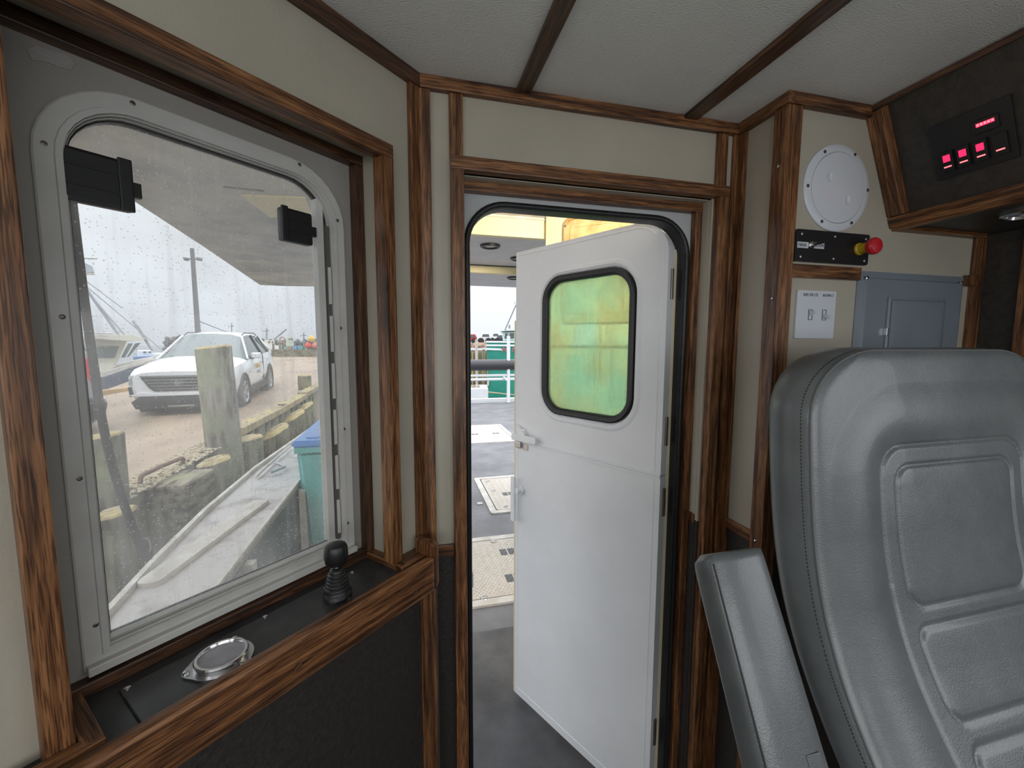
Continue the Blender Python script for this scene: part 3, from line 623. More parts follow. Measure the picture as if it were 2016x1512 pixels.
obox('oak_edging', B+Vector((.012, 0, -.010)), Vector((.30, 0, 0)), -Y3*.022, Z3*.010, OAK, oc, .001)
obox('oak_edging', B+Vector((-.001, 0, -.010)), LYv, X3*.016, Z3*.010, OAK, oc, .001)
lathe('chrome_downlight', [(.040, 0), (.040, .006), (.032, .010), (.030, .004), (0, .004)], CHROME, oc, frame(Vector((1.36, .655, 1.832)), X3, -Y3, -Z3), 24)
# rocker switch panel
def op(u, y, h=0): return A + ED*u + Y3*(y-A.y) + EN*h       # u down the face, y world
rp = empty('rocker_switch_panel', op(.16, .65), 'black switch panel with red backlit rockers on the overhead console', 'switch panel')
obox('backplate', op(.099, .715), Y3*-.130, ED*.119, EN*.006, BLKP, rp, .001)
for i, yy in enumerate((.701, .674, .646, .617)):
    rk = obox('rocker', op(.160, yy, .006), Y3*-.021, ED*.044, EN*.005, BLKP, rp, .002)
    if i < 3: obox('lit_legend', op(.168, yy-.0045, .0108), Y3*-.012, ED*.014, EN*.0006, REDL, rk, .0001)
    obox('lit_bar', op(.1915, yy-.004, .0108), Y3*-.013, ED*.0026, EN*.0006, REDL2, rk, .0001)
rk = obox('rocker', op(.122, .644, .006), Y3*-.040, ED*.028, EN*.004, BLKP, rp, .002)
obox('lit_legend', op(.129, .637, .0098), Y3*-.028, ED*.007, EN*.0006, REDL, rk, .0001)
for k in range(5): obox('lit_digit', op(.130, .6355-k*.0055, .0106), Y3*-.0035, ED*.0045, EN*.0004, REDL2, rk)

# ================================================================== HELM CHAIR
CX0, CX1 = .610, 1.165; CXM = (CX0+CX1)/2; HW = (CX1-CX0)/2; QX = .912
pz = [.70, .80, .88, .961, .984, 1.077, 1.177, 1.279, 1.348, 1.413, 1.468, 1.53]; py_ = [.235, .275, .315, .375, .392, .440, .470, .486, .493, .499, .502, .508]
def yface(z): return sum(yface0(z+d) for d in (-.045, -.03, -.015, 0, .015, .03, .045))/7
def yface0(z):
    if z <= pz[0]: return py_[0]
    for i in range(len(pz)-1):
        if z <= pz[i+1]: t = (z-pz[i])/(pz[i+1]-pz[i]); return py_[i]+(py_[i+1]-py_[i])*t
    return py_[-1]
ch = empty('helm_chair', (CXM, .3, 0), 'grey vinyl padded helm chair with quilted back and raised armrest', 'chair')
def sd_rr(x, y, cx, cy, hx, hy, r):
    qx, qy = abs(x-cx)-hx+r, abs(y-cy)-hy+r
    return math.hypot(max(qx, 0), max(qy, 0))+min(max(qx, qy), 0)-r
ZT = 1.522; ZB = .72
def quilt(x, z):
    """stitched grooves (negative) and puffed panels (positive), metres"""
    h = 0.0
    def g(d, w=.0026, a=.0042): return -a*math.exp(-(d/w)**2)
    d1 = sd_rr(x, z, QX, 1.02, .168+.012*(1.36-z), .345, .045); h += g(d1)
    d2 = sd_rr(x, z, QX, 1.222, .138, .110, .030); h += g(d2)
    d3 = sd_rr(x, z, QX, 1.030, .140, .055, .022); h += g(d3)
    d4 = sd_rr(x, z, QX, .86, .140, .09, .022); h += g(d4)
    for d in (d2, d3, d4):
        if d < 0: h += .0022*(1-math.exp(d/.010))
    if d1 < 0: h += .002
    # rolled bolster between outer groove and side seam
    if d1 > 0: h += .0075*math.sin(PI*min(1, d1/.105))**1.2
    return h
def backrest():
    bm = bmesh.new(); NU, NV = 190, 250; RC = .108; G = []
    def outline(z):   # half width at height z
        top = ZT-RC
        w = HW
        if z > top: w = HW-RC*1.25+RC*1.25*math.sqrt(max(0, 1-((z-top)/RC)**2))
        return w
    for j in range(NV+1):
        v = j/NV; z = ZB+(ZT-ZB)*(1-(1-v)**1.35) if v < 1 else ZT-.00001
        w = max(outline(z), .001); row = []
        for i in range(NU+1):
            u = -1+2*i/NU; x = u*w
            edge = min((w-abs(x)), (ZT-z)*1.0); soft = .007*math.exp(-max(edge, 0)/.010)
            y = yface(z)+soft-quilt(CXM+x, z)*(1-math.exp(-max(edge, 0)/.01))
            row.append(bm.verts.new((x, y-.5, z)))
        G.append(row)
    for j in range(NV):
        for i in range(NU): bm.faces.new((G[j][i], G[j][i+1], G[j+1][i+1], G[j+1][i]))
    # side band: boundary loop swept back with a soft bulge
    loop = [G[j][0] for j in range(NV+1)]+[G[NV][i] for i in range(1, NU+1)]+[G[j][NU] for j in range(NV-1, -1, -1)]
    prev = loop
    for k in range(1, 9):
        t = k/8; bul = .014*math.sin(PI*t)-.010*max(0, t-.8)/.2; cur = []
        for v in loop:
            x, z = v.co.x, v.co.z; cx = max(-HW+.1, min(HW-.1, x)); cz = min(z, ZT-.1); dx, dz = x-cx, (z-cz if z > ZT-.1 else 0); l = math.hypot(dx, dz) or 1
            cur.append(bm.verts.new((x+dx/l*bul, v.co.y+.088*t, z+dz/l*bul*.35)))
        for a in range(len(loop)-1): bm.faces.new((prev[a], prev[a+1], cur[a+1], cur[a]))
        prev = cur
    bm.faces.new(prev)
    return link('backrest', bm, VINYL, ch, Matrix.Translation((CXM, .5, 0)), True)
br_ = backrest()
# seam piping and stitches round the front edge
def seampts(inset=0.0, dy=0.0):
    P = []; RC = .108-inset*.5; top = ZT-.108
    zz = [ZB+.01+(top-ZB-.01)*i/60 for i in range(61)]
    for z in zz: P.append(Vector((-HW+inset, 0, z)))
    for i in range(1, 17):
        a = PI-.5*PI*i/16; P.append(Vector((-HW+.135+(.135-inset)*math.cos(a), 0, top+(.108-inset)*math.sin(a))))
    Q = [Vector((-p.x, 0, p.z)) for p in P][::-1]; P = P+Q
    return [Vector((CXM+p.x, yface(p.z)+.006+dy, p.z)) for p in P]
sp_ = seampts(0.0, .002); tube('seam_piping', [p+Vector((-.001 if p.x < CXM else .001, 0, 0)) for p in sp_], .0022, THREADL, br_, 6)
bm = bmesh.new()
S2 = [p+Vector((-.006 if p.x < CXM else .006, .012, .001)) for p in sp_]
for a, b in zip(S2, S2[1:]):
    L_ = (b-a).length; n_ = max(1, int(L_/.0042))
    for k in range(n_):
        c0 = a.lerp(b, k/n_); c1 = a.lerp(b, (k+.55)/n_); bm_tube(bm, [c0, c1], .0009, 4)
tag(link('stitching', bm, THREAD, br_), kind='stuff')
# seat cushion and pedestal (below the frame)
box('seat_cushion', (CX0+.02, -.08, .60), (CX1-.02, .34, .72), VINYL, ch, .03, None, True)
lathe('pedestal', [(.20, 0), (.20, .015), (.05, .03), (.05, .58), (.14, .60)], STEEL, ch, Matrix.Translation((CXM, .15, 0)), 24)
# raised armrest
def armrest():
    bm = bmesh.new(); N = 40; M_ = 28; rings = []
    p0, p1 = Vector((0, .4905, 1.224)), Vector((0, .2752, .80)); d = (p1-p0).normalized(); nrm = Vector((0, -d.z, d.y));
    if nrm.y > 0: nrm = -nrm
    Lg = (p1-p0).length
    for i in range(N+1):
        t = i/N; s = Lg*t; e = math.sqrt(max(0, 1-(1-min(1, (s+.0005)/.022))**2)); wX = (.051)*(.90+.10*e)+.003*t; th = .052*(.5+.5*e); c = p0+d*s
        ring = []
        for k in range(M_):
            a = 2*PI*k/M_; ca, sa = math.cos(a), math.sin(a); ex = .42
            x = math.copysign(abs(ca)**ex, ca)*wX; h = math.copysign(abs(sa)**ex, sa)*th*.5
            crown = .005*(1-(x/wX)**2) if h > 0 else 0
            ring.append(bm.verts.new(Vector((x, 0, 0))+c+nrm*(h+crown-th*.5)))
        rings.append(ring)
    for a, b in zip(rings, rings[1:]):
        for k in range(M_): bm.faces.new((a[k], a[(k+1) % M_], b[(k+1) % M_], b[k]))
    bm.faces.new(rings[0]); bm.faces.new(rings[-1])
    return link('armrest', bm, VINYL, ch, Matrix.Translation((.4715, 0, 0)), True), p0+Vector((.4715, 0, 0)), d, nrm, Lg
ar, a0, ad, an, al = armrest()
tube('seam_piping', [a0+ad*s+an*.0005+Vector((-.0475, 0, 0)) for s in [.012+.46*i/30 for i in range(31)]], .0014, THREAD, ar, 6)
sl0 = a0+ad*.245+an*.004+X3*.012
obox('zip_slot', sl0, ad*.14, X3*.022, an*.0016, VINYL, ar, .0006)
obox('zip_teeth', sl0+X3*.009+ad*.03, ad*.11, X3*.004, an*.0026, BLKP, ar)
obox('zip_pull', sl0+X3*.009+ad*.028, ad*.012, X3*.004, an*.0045, PWHITE, ar)
obox('arm_bracket', Vector((.515, .42, .80)), Vector((.11, .03, 0)), Z3*.05, Y3*.02, BLKP, ch, .003)
# ================================================================== OUTSIDE: boat's own deck, bulwark and shelter roof
def at_v(x, y, D): d = ray(x, y); return CAM + d*(D/d.dot(_f0))
DIRTW = mat('grimy_white_gelcoat', (.56, .53, .52), .55, var=(.30, .26, .25), vscale=7, vdetail=10, ramp=(.3, .5))
WSTRIP = mat('rust_spotted_white_paint', (.70, .68, .64), .5, var=(.52, .46, .40), vscale=9)
DARKB = mat('dark_bulwark_lining', (.085, .095, .105), .5, var=(.05, .055, .06), vscale=8)
HATCHM = mat('cream_hatch_paint', (.66, .61, .54), .5, var=(.55, .49, .42), vscale=30, vdetail=6)
DIRTS = mat('mottled_canopy_underside', (.66, .62, .56), .6, var=(.36, .36, .38), vscale=2.2, vdetail=10, bump=.6, bscale=30, ramp=(.35, .6))
YELF = mat('pale_yellow_beam_paint', (.86, .76, .46), .5)
RUSTT = mat('rust_stained_tan_hatch', (.66, .48, .24), .5, var=(.45, .25, .09), vscale=12, vdetail=8)
deck = slab('deck', [(-.74, 1.075), (4.2, 1.075), (4.2, 10.75), (-.42, 10.75)], -.06, .06, DECKM, kind='structure')
slab('side_deck_mat', [(-.6, 1.08), (1.2, 1.08), (1.25, 2.05), (-.6, 2.05)], .001, .004, FLOORM)['kind'] = 'structure'
outer = [(-.96, 1.0), (-1.033, 1.69), (-1.07, 2.0), (-1.113, 2.56), (-1.124, 3.37), (-1.08, 4.23), (-.95, 7.0), (-.78, 10.7)]
inner = [(-.70, 1.0), (-.718, 1.63), (-.722, 2.1), (-.726, 2.98), (-.69, 4.2), (-.56, 7.0), (-.40, 10.7)]
bw = empty('bulwark', (-.9, 2, 0), kind='structure')
prism('washboard', outer+inner[::-1], .03, DIRTW, bw, Matrix.Translation((0, 0, .57)))
def strip(name, line, w, z0, z1, m, par, side=1):
    bm = bmesh.new(); P = [Vector((p[0], p[1], 0)) for p in line]; R = []
    for i, p in enumerate(P):
        d = (P[min(i+1, len(P)-1)]-P[max(i-1, 0)]).normalized(); n_ = Vector((d.y, -d.x, 0))*side
        R.append([bm.verts.new(p+Z3*z0), bm.verts.new(p+n_*w+Z3*z0), bm.verts.new(p+n_*w+Z3*z1), bm.verts.new(p+Z3*z1)])
    for a, b in zip(R, R[1:]):
        for k in range(4): bm.faces.new((a[k], a[(k+1) % 4], b[(k+1) % 4], b[k]))
    bm.faces.new(R[0]); bm.faces.new(R[-1]); return link(name, bm, m, par)
strip('outer_lip', outer, .022, .57, .625, WSTRIP, bw); strip('inner_lip', inner, .016, .575, .615, WSTRIP, bw, -1)
strip('inner_lining', inner, .02, 0, .575, DARKB, bw, -1); strip('hull_side', outer, .03, -1.1, .57, mat('hull_paint', (.08, .10, .14), .3), bw)
for yy in (1.95, 2.9, 4.0): bbox_('stanchion', -.715, -.675, yy, yy+.05, 0, .57, WSTRIP, bw, .003)
a = at_z(310, 1147, .612); b = at_z(431, 1057, .612); dv = (b-a); dv.z = 0
px_ = Vector((dv.y, -dv.x, 0)).normalized()
gm2 = frame(a, dv.normalized(), -px_, Z3)
prism('oblong_pad', rrect(-.02, dv.length+.45, -.012, .075, [.035, .002, .002, .035], 0, 6), .022, WSTRIP, bw, Matrix.Translation((0, 0, -.012)) @ gm2, .003)
gaff = tag(tube('boat_hook', spline([at_z(504, 940, .615), at_z(510, 932, .63), at_z(540, 905, .63), at_z(572, 878, .63)], 4), .010, WSTRIP, None), 'white boat hook lying along the bulwark top', 'boat hook')
tag(tube('deck_cleat', [at_z(535, 930, .625), at_z(560, 919, .635), at_z(545, 912, .63)], .010, STEEL, None), 'small metal cleat on the bulwark top beside the boat hook', 'cleat')
# teal tote with blue lid
TEAL = mat('teal_tote_plastic', (.20, .52, .50), .45, var=(.15, .44, .43), vscale=10); BLUEL = mat('blue_lid_plastic', (.16, .34, .72), .4)
zt_ = .90; c0 = at_z(577, 872, zt_)
tx, ty = c0.x, c0.y
tote = empty('fish_tote', (tx+.35, ty+.4, 0), 'teal plastic fish tote with bright blue lid on the side deck', 'tote')
bm = bmesh.new(); bm_box(bm, (0, 0, .02), (.75, 1.0, zt_-.02-.04))
for v in bm.verts:
    if v.co.z < .1: v.co.x = .375+(v.co.x-.375)*.86; v.co.y = .5+(v.co.y-.5)*.9
bmesh.ops.bevel(bm, geom=list(bm.edges), offset=.03, segments=3, affect='EDGES')
link('tub', bm, TEAL, tote, Matrix.Translation((tx+.008, ty+.01, 0)), True, .8)
box('tub_rim', (tx, ty, zt_-.075), (tx+.766, ty+1.02, zt_-.035), TEAL, tote, .008)
bm = bmesh.new(); bm_box(bm, (-.01, -.01, 0), (.776, 1.03, .045))
bmesh.ops.bevel(bm, geom=list(bm.edges), offset=.012, segments=2, affect='EDGES')
link('lid', bm, BLUEL, tote, Matrix.Translation((tx, ty, zt_-.035)), True, .8)
box('lid_panel', (tx+.06, ty+.07, zt_+.010), (tx+.70, ty+.95, zt_+.018), BLUEL, tote, .003)
# hatches
def hatch(label, x0, x1, y0, y1, slots, rings_, studs=False):
    h = empty('deck_hatch', ((x0+x1)/2, (y0+y1)/2, 0), label, 'hatch', 'flush hatches in the grey deck')
    ringsweep('frame', lambda d: rrect(x0, x1, y0, y1, .03, d, 4), [(0, 0), (.002, .012), (.060, .012), (.062, 0)], WSTRIP, h, Matrix.Identity(4))
    ringsweep('joint', lambda d: rrect(x0+.061, x1-.061, y0+.061, y1-.061, .02, d, 4), [(0, .0005), (0, .004), (.010, .004), (.010, .0005)], BLACK, h, Matrix.Identity(4))
    lid = prism('lid', rrect(x0+.072, x1-.072, y0+.072, y1-.072, .02, 0, 4), .010, HATCHM, h, Matrix.Identity(4))
    for q in slots:
        sx_, sy_, _ = at_z(q[0], q[1], .010)
        box('grip_slot', (sx_-.055, sy_-.045, .0085), (sx_-.005, sy_+.045, .0105), DARKB, h); box('grip_slot', (sx_+.005, sy_-.045, .0085), (sx_+.055, sy_+.045, .0105), DARKB, h)
    for rx, ry in rings_: tube('lift_ring', [(rx+.024*math.cos(t*.785), ry+.024*math.sin(t*.785), .011) for t in range(8)], .004, STEEL, h, 5, True)
    if studs:
        bm = bmesh.new(); y = y0+.09; r = 0
        while y < y1-.09:
            x = x0+.09+(.013 if r % 2 else 0)
            while x < x1-.09:
                s = 1 if (r+int((x-x0)/.026)) % 2 else -1; c, sn = .0085*.7, .0085*.7*s
                v = [bm.verts.new(p) for p in ((x-c, y-sn, .010), (x+.002*s, y-.002, .0122), (x+c, y+sn, .010), (x-.002*s, y+.002, .0122))]
                bm.faces.new(v); x += .026
            y += .020; r += 1
        tag(link('tread_studs', bm, WSTRIP, h), kind='stuff')
    for k in range(8):
        disc('screw', (x0+.03, y0+.06+(y1-y0-.12)*k/7, .012), Z3, .006, .001, STEEL, h, 8)
    return h
hatch('large cream tread-plate hatch nearest the doorway', -.45, 1.15, 2.255, 3.112, [(999, 1086), (1012, 1137)], [(.62, 3.02), (.42, 2.33)], True)
hatch('middle cream deck hatch with rounded frame beyond the nearest one', .70, 1.6, 3.545, 4.575, [(1000, 972)], [(.83, 4.42), (.84, 4.12), (.87, 3.68)], True)
hatch('farthest cream deck hatch, close to the stern rail', -.2, 1.70, 6.24, 7.65, [(976, 853), (935, 855)], [(1.05, 7.45), (1.12, 6.45), (1.52, 6.5), (1.5, 7.3)])
box('deck_patch', (.62, 3.80, .001), (.67, 3.85, .006), WSTRIP)['kind'] = 'structure'
# shelter roof
rf = empty('canopy_roof', (.5, 3, 2.25), kind='structure')
r0 = [at_z(130, 306, 2.25), at_z(270, 400, 2.25), at_z(400, 485, 2.25), at_z(512, 561, 2.25), at_z(556, 563, 2.25)]
pts = [(p.x, p.y) for p in r0]+[(-1.0, 5.72), (.0, 5.6), (.0, 1.08), (-.35, 1.0), (-1.3, .4), (-1.35, 1.2)]
slab('soffit', pts, 2.25, .05, DIRTS, rf)
slab('soffit', [(0, 1.08), (3.4, 1.08), (3.4, 2.33), (0, 2.33)], 2.25, .05, SOFFIT, rf)
bbox_('beam', -.0, 3.4, 2.33, 2.37, 2.136, 2.27, YELF, rf); bbox_('beam_lip', 0, 3.4, 2.322, 2.334, 2.236, 2.250, WSTRIP, rf, .002)
slab('soffit', [(0, 2.37), (3.4, 2.37), (3.4, 3.197), (0, 3.197)], 2.136, .05, SOFFIT, rf)
bbox_('beam', -.0, 3.4, 3.197, 3.237, 2.077, 2.15, YELF, rf); bbox_('beam_lip', 0, 3.4, 3.189, 3.197, 2.128, 2.137, DARKB, rf, .001)
slab('soffit', [(0, 3.237), (3.4, 3.237), (3.4, 3.92), (0, 3.92)], 2.077, .05, SOFFIT, rf)
p4 = [at_z(476, 383, 2.248), at_z(600, 388, 2.248), at_z(612, 420, 2.248), at_z(532, 427, 2.248)]
slab('soffit_patch', [(p.x, p.y) for p in p4], 2.242, .0075, YELF, rf)
tube('soffit_seam', [at_z(440, 368, 2.247), at_z(520, 376, 2.247)], .004, DARKB, rf, 6)
for i, (p, lab) in enumerate(((at_z(965, 483, 2.136), 'round black-rimmed deck light in the canopy above the doorway view'), (at_z(1013, 546, 2.077), 'round black-rimmed deck light on the farther canopy panel'))):
    dl = empty('deck_light', p, lab, 'light', 'downlights under the canopy')
    lm = frame(p, X3, -Y3, -Z3)
    lathe('rim', [(.062, -.002), (.062, .010), (.052, .014), (.040, .006), (.040, -.002)], BLKP, dl, lm, 28); lathe('lens', [(.040, -.001), (.038, .005), (0, .006)], WSTRIP, dl, lm, 24)
dl = empty('deck_light', at_z(1017, 505, 2.136), 'round deck light half hidden behind the open door top', 'light', 'downlights under the canopy')
lm = frame(at_z(1022, 508, 2.136), X3, -Y3, -Z3)
lathe('rim', [(.062, -.002), (.062, .010), (.052, .014), (.040, .006), (.040, -.002)], BLKP, dl, lm, 28); lathe('lens', [(.040, -.001), (.038, .005), (0, .006)], WSTRIP, dl, lm, 24)
# unseen floodlight over the doorway, added to brighten the canopy beams and soffit
fl_ = empty('added_floodlight', (.9, 1.12, 2.17), 'unseen floodlight added above the doorway to brighten the canopy', 'light')
box('added_housing', (.70, 1.09, 2.13), (1.10, 1.13, 2.21), PWHITE, fl_, .006); box('added_lens', (.71, 1.13, 2.14), (1.09, 1.134, 2.20), mat('added_warm_lens', (1, .9, .7), .4, emit=(1, .88, .66), estr=6), fl_)
area('added_floodlight_glow', (.90, 1.145, 2.165), (.85, 2.4, 2.12), .38, .06, 14, (1, .90, .70))
# angled cream wall behind the open leaf with a tan hatch door
wx = empty('wall_deck_side', (.78, 2.3, 0), kind='structure')
DD = wdir(math.radians(-64)); q0 = at_y(1075, 440, 2.30); q0.z = 0
DN = Vector((-DD.y, DD.x, 0)); DN = DN if DN.dot(q0) > 0 else -DN
obox('wall_panel', q0, -DD*1.55, Z3*2.25, DN*.06, CREAM, wx)
th = at_y(1111, 440, 2.2)
d_ = ray(1111, 440); th = CAM+d_*(((q0+Z3*1.5-CAM).dot(DN))/d_.dot(DN)); th2 = th-DN*.004
hm = frame(th2, -DD, Z3, (-DD).cross(Z3)); HS = 1 if (-DD).cross(Z3).dot(-DN) > 0 else -1
tan = empty('wall_hatch', th2, 'rust-stained tan hatch door high on the cream wall above the door leaf', 'hatch')
ringsweep('frame', lambda d: rrect(0, .62, -.55, 0.03, .05, d, 6), [(0, 0), (.002, .014*HS), (.018, .016*HS), (.020, .006*HS), (.020, 0)], RUSTT, tan, hm)
prism('panel', rrect(.020, .60, -.53, .01, .035, 0, 6), .010*HS, RUSTT, tan, hm)
ringsweep('raised_panel', lambda d: rrect(.035, .585, -.50, -.012, .03, d, 6), [(0, .010*HS), (.003, .014*HS), (.02, .014*HS), (.022, .010*HS)], RUSTT, tan, hm)
for xx in (.012, .30): disc('screw', hm @ Vector((xx, -.02, .015*HS)), -DN, .006, .003, SCREW, tan, 10)
# fittings on the wall seen through the green glass
wf = at_y(1130, 660, 2.0); dd_ = ray(1132, 660); wf = CAM+dd_*(((q0+Z3*1.5-CAM).dot(DN))/dd_.dot(DN))-DN*.003
tag(obox('notice_plate', wf-Z3*.06, -DD*.12, Z3*.12, -DN*.004, PWHITE, None, .002), 'blank white plate on the wall behind the green glass', 'plate')
dd_ = ray(1160, 683); w2 = CAM+dd_*(((q0+Z3*1.5-CAM).dot(DN))/dd_.dot(DN))
obox('rubbing_strip', w2+DD*.4-DN*.004, -DD*1.0, Z3*.008, -DN*.006, mat('rusty_strip', (.10, .045, .015), .7), wx)
# stern rail, roller
sr = empty('stern_rail', (2, 10.5, 0), 'white tubular stern rail with crossing pipes and welded post', 'railing')
def rl(y0, y1, x0=925, Y=10.5, r=None): a, b = at_y(x0, (y0+y1)/2, Y), at_y(1012, (y0+y1)/2+1, Y); a.z = (a.z+b.z)/2; b.z = a.z; rad = abs(at_y(960, y0, Y).z-at_y(960, y1, Y).z)/2; return [a-X3*1.5, b+X3*1.4], rad
for y0, y1 in ((736, 741), (743.5, 749), (783, 787)):
    P_, r_ = rl(y0, y1); tube('rail_pipe', P_, r_, WHITE, sr, 10)
pp = at_y(1001, 720, 10.45); tube('rail_post', [(pp.x, 10.45, 0.02), (pp.x, 10.45, 1.75)], .045, WHITE, sr, 10)
pa = at_y(991, 742, 10.44); pb = at_y(1000, 750, 10.44); tube('gusset', [pa, pb], .03, WHITE, sr, 8)
P_, r_ = rl(707, 729); tube('stern_roller', P_, r_, mat('dark_roller_rubber', (.05, .05, .055), .35), sr, 28)['label'] = 'thick dark hauling roller'
bbox_('stern_kerb', -.4, 4.2, 10.62, 10.74, 0, .07, WHITE, sr)
TANR = mat('tan_rope', (.55, .43, .28), .8)

# ================================================================== WATER, WHARF
slab('water', [(-400, -40), (400, -40), (400, 700), (-400, 700)], -1.08, .03, WATERM, kind='structure')
def wharf_z(Y): return .09 if Y < 9.3 else min(.09+.035*(Y-9.3), .42)
bm = bmesh.new(); ys = [-6, 9.3, 18.7, 62]; L_ = [-6.9, -6.9, -9.5, -26]; Vs = []
for y, xl in zip(ys, L_): Vs.append([bm.verts.new((-2.73, y, wharf_z(y))), bm.verts.new((xl, y, wharf_z(y))), bm.verts.new((xl, y, -1.3)), bm.verts.new((-2.73, y, -1.3))])
for a, b in zip(Vs, Vs[1:]):
    for k in range(4): bm.faces.new((a[k], a[(k+1) % 4], b[(k+1) % 4], b[k]))
bm.faces.new(Vs[0]); bm.faces.new(Vs[-1])
tag(link('wharf', bm, MUD), kind='structure')
# sheathing planks down the wharf face
face = empty('wharf_face', (-2.73, 3, 0), kind='structure')
y = 1.2; k = 0
pm = None
while y < 13:
    w_ = .30; o = bbox_('plank', -2.73+.0, -2.66+.02*(k % 3), y, y+w_-.02, -1.1, wharf_z(y)-.02-.03*(k % 2), PILE if k % 3 else PILEG, face, .01, 'z') if y > 3.2 or True else None
    o.data = o.data; y += w_; k += 1
# cap timber (bull rail) and gravel strip
capt = [(5.6, 7.05), (7.3, 9.4), (9.42, 11.6), (11.62, 14.5)]
for i, (ya, yb) in enumerate(capt[1:]):
    tag(obox('cap_timber', (-2.78, ya, wharf_z(ya)+.0), (0, yb-ya, wharf_z(yb)-wharf_z(ya)), (.24, 0, 0), (0, 0, .12), CAPW, None, .012), ['yellow-lichened cap timber just right of the tall pile', 'yellow-lichened cap timber in the middle of the wharf edge', 'yellow-lichened cap timber farthest along the wharf edge'][i], 'timber', 'cap timbers along the wharf edge')
GRAV = mat('wood_chip_litter', (.66, .60, .47), .9, var=(.38, .30, .18), vscale=40, vdetail=4, bump=1, bscale=40)
bm = bmesh.new(); random.seed(3)
for k in range(900):
    x = -2.95+random.random()*.42; yy = 4.6+random.random()*2.6; a_ = random.random()*3; s = .015+random.random()*.03; t_ = .004+random.random()*.012
    c, n_ = Vector((math.cos(a_), math.sin(a_), random.uniform(-.2, .3))), Vector((-math.sin(a_), math.cos(a_), random.uniform(-.3, .3)))
    o_ = Vector((x, yy, .10)); v = [bm.verts.new(o_+c*s), bm.verts.new(o_+n_*t_), bm.verts.new(o_-c*s), bm.verts.new(o_-n_*t_), bm.verts.new(o_+Z3*.012)]
    for i in range(4): bm.faces.new((v[i], v[(i+1) % 4], v[4]))
    bm.faces.new(v[:4])
tag(link('wood_chips', bm, GRAV), 'litter of pale wood chips along the wharf edge behind the steel rail', 'debris', kind='stuff')
RUST = mat('rusty_steel', (.16, .085, .06), .7)
XR_ = -2.62
tag(tube('steel_kerb_rail', [at_x(x, y, XR_) for x, y in ((275.7, 953), (277, 940), (283, 934), (320, 917), (357, 902), (361, 903), (359, 920))], .022, RUST, None, 8), 'rusty steel pipe rail standing low on the wharf edge', 'rail')
tag(tube('steel_hoop', [at_x(x, y, -2.6) for x, y in ((548, 797), (570, 796), (582, 799), (584, 815))], .016, RUST, None, 8), 'thin bent steel hoop on the wharf edge timber', 'hoop')
# piles
def pile(label, pxc, top, wpx, X, zb=-1.15, slant=.0, m=None, group='stubby fender piles along the wharf face', lean=0, r=None):
    c = at_x(pxc, top, X); D = (c-CAM).dot(_f0); r = r or wpx*D/F/2*.98; h = c.z-zb
    bm = bmesh.new(); n = 36; R = []
    for j in range(9):
        t = j/8; ring = []
        for i in range(n):
            a_ = 2*PI*i/n; rr_ = r*(1+.045*math.sin(3*a_+pxc+j*.25)+.035*math.sin(7*a_+j*.4)+.03*math.sin(13*a_+pxc))
            z = h*t
            if j == 8: z += slant*math.cos(a_-.6)*r
            ring.append(bm.verts.new((rr_*math.cos(a_), rr_*math.sin(a_), z)))
        R.append(ring)
    for a_, b_ in zip(R, R[1:]):
        for k in range(n): bm.faces.new((a_[k], a_[(k+1) % n], b_[(k+1) % n], b_[k]))
    # chamfered crown
    C_ = [bm.verts.new((v.co.x*.86, v.co.y*.86, v.co.z+r*.12)) for v in R[-1]]
    for k in range(n): bm.faces.new((R[-1][k], R[-1][(k+1) % n], C_[(k+1) % n], C_[k])).material_index = 1
    bm.faces.new(C_).material_index = 1; bm.faces.new(R[0])
    mw = Matrix.Translation((c.x-h*math.sin(lean), c.y, zb)) @ Matrix.Rotation(lean, 4, 'Y')
    return tag(link('wharf_pile', bm, [m or PILE, CAPW], None, mw, True, .7), label, 'pile', group)
pile('tall weathered grey-green pile rising in front of the white car', 421, 684, 60, -2.62, group='tall piles on the wharf', slant=.1, m=PILEG, lean=-.03)
pile('broad pile in front of the foot of the tall pile', 421, 908, 58, -2.36, slant=.2, m=PILEG)
pile('rounded yellow-topped pile just right of the tall pile', 489, 863, 50, -2.45, slant=.1, m=PILEG)
pile('pile with sawn sloping top second right of the tall pile', 540, 850, 52, -2.42, slant=.5)
pile('pale-topped pile above the blue lid, third right of the tall pile', 577, 820, 42, -2.42, slant=.5)
pile('smallest slope-topped pile at the right pane edge', 600, 801, 32, -2.42, slant=.5)
pile('short stub post standing on the wharf near the right of the pane', 600, 740, 24, -2.90, group='tall piles on the wharf', m=PILE)
pile('lichened yellow-green pile at the left pane edge behind the black rope', 205, 858, 58, -2.55, m=PILEG, slant=.1)
pile('stub pile seen low at the left pane edge below the red tail lamp', 225, 1010, 70, -2.3, slant=.1)
ba = at_x(318, 958, -2.50); bb_ = at_x(392, 958, -2.32)
tag(obox('timber_block', (-2.66, ba.y, -1.1), Z3*(1.1+ba.z), Vector((.40, 0, 0)), Vector((0, .62, 0)), PILE, None, .03), 'massive square-topped timber block left of the tall pile', 'timber')
# rope hanging past the window
BROPE = mat('black_mooring_rope', (.02, .02, .022), .7, bump=1, bscale=60)
rp_ = spline([at_v(x, y, 1.55) for x, y in ((130, 300), (162, 560), (182, 700), (198, 810), (216, 895), (242, 985), (264, 1045), (278, 1080), (292, 1104))], 6)
tag(tube('mooring_rope', rp_, .014, BROPE, None, 8), 'black mooring rope hanging down past the left of the window', 'rope')
tag(tube('rope_eye', spline([at_v(x, y, 1.57) for x, y in ((262, 1030), (275, 1058), (292, 1062), (296, 1082), (284, 1092), (268, 1078))], 5), .004, mat('grey_twine', (.25, .25, .25), .8), None, 6), 'grey twine loop at the foot of the black mooring rope', 'rope')

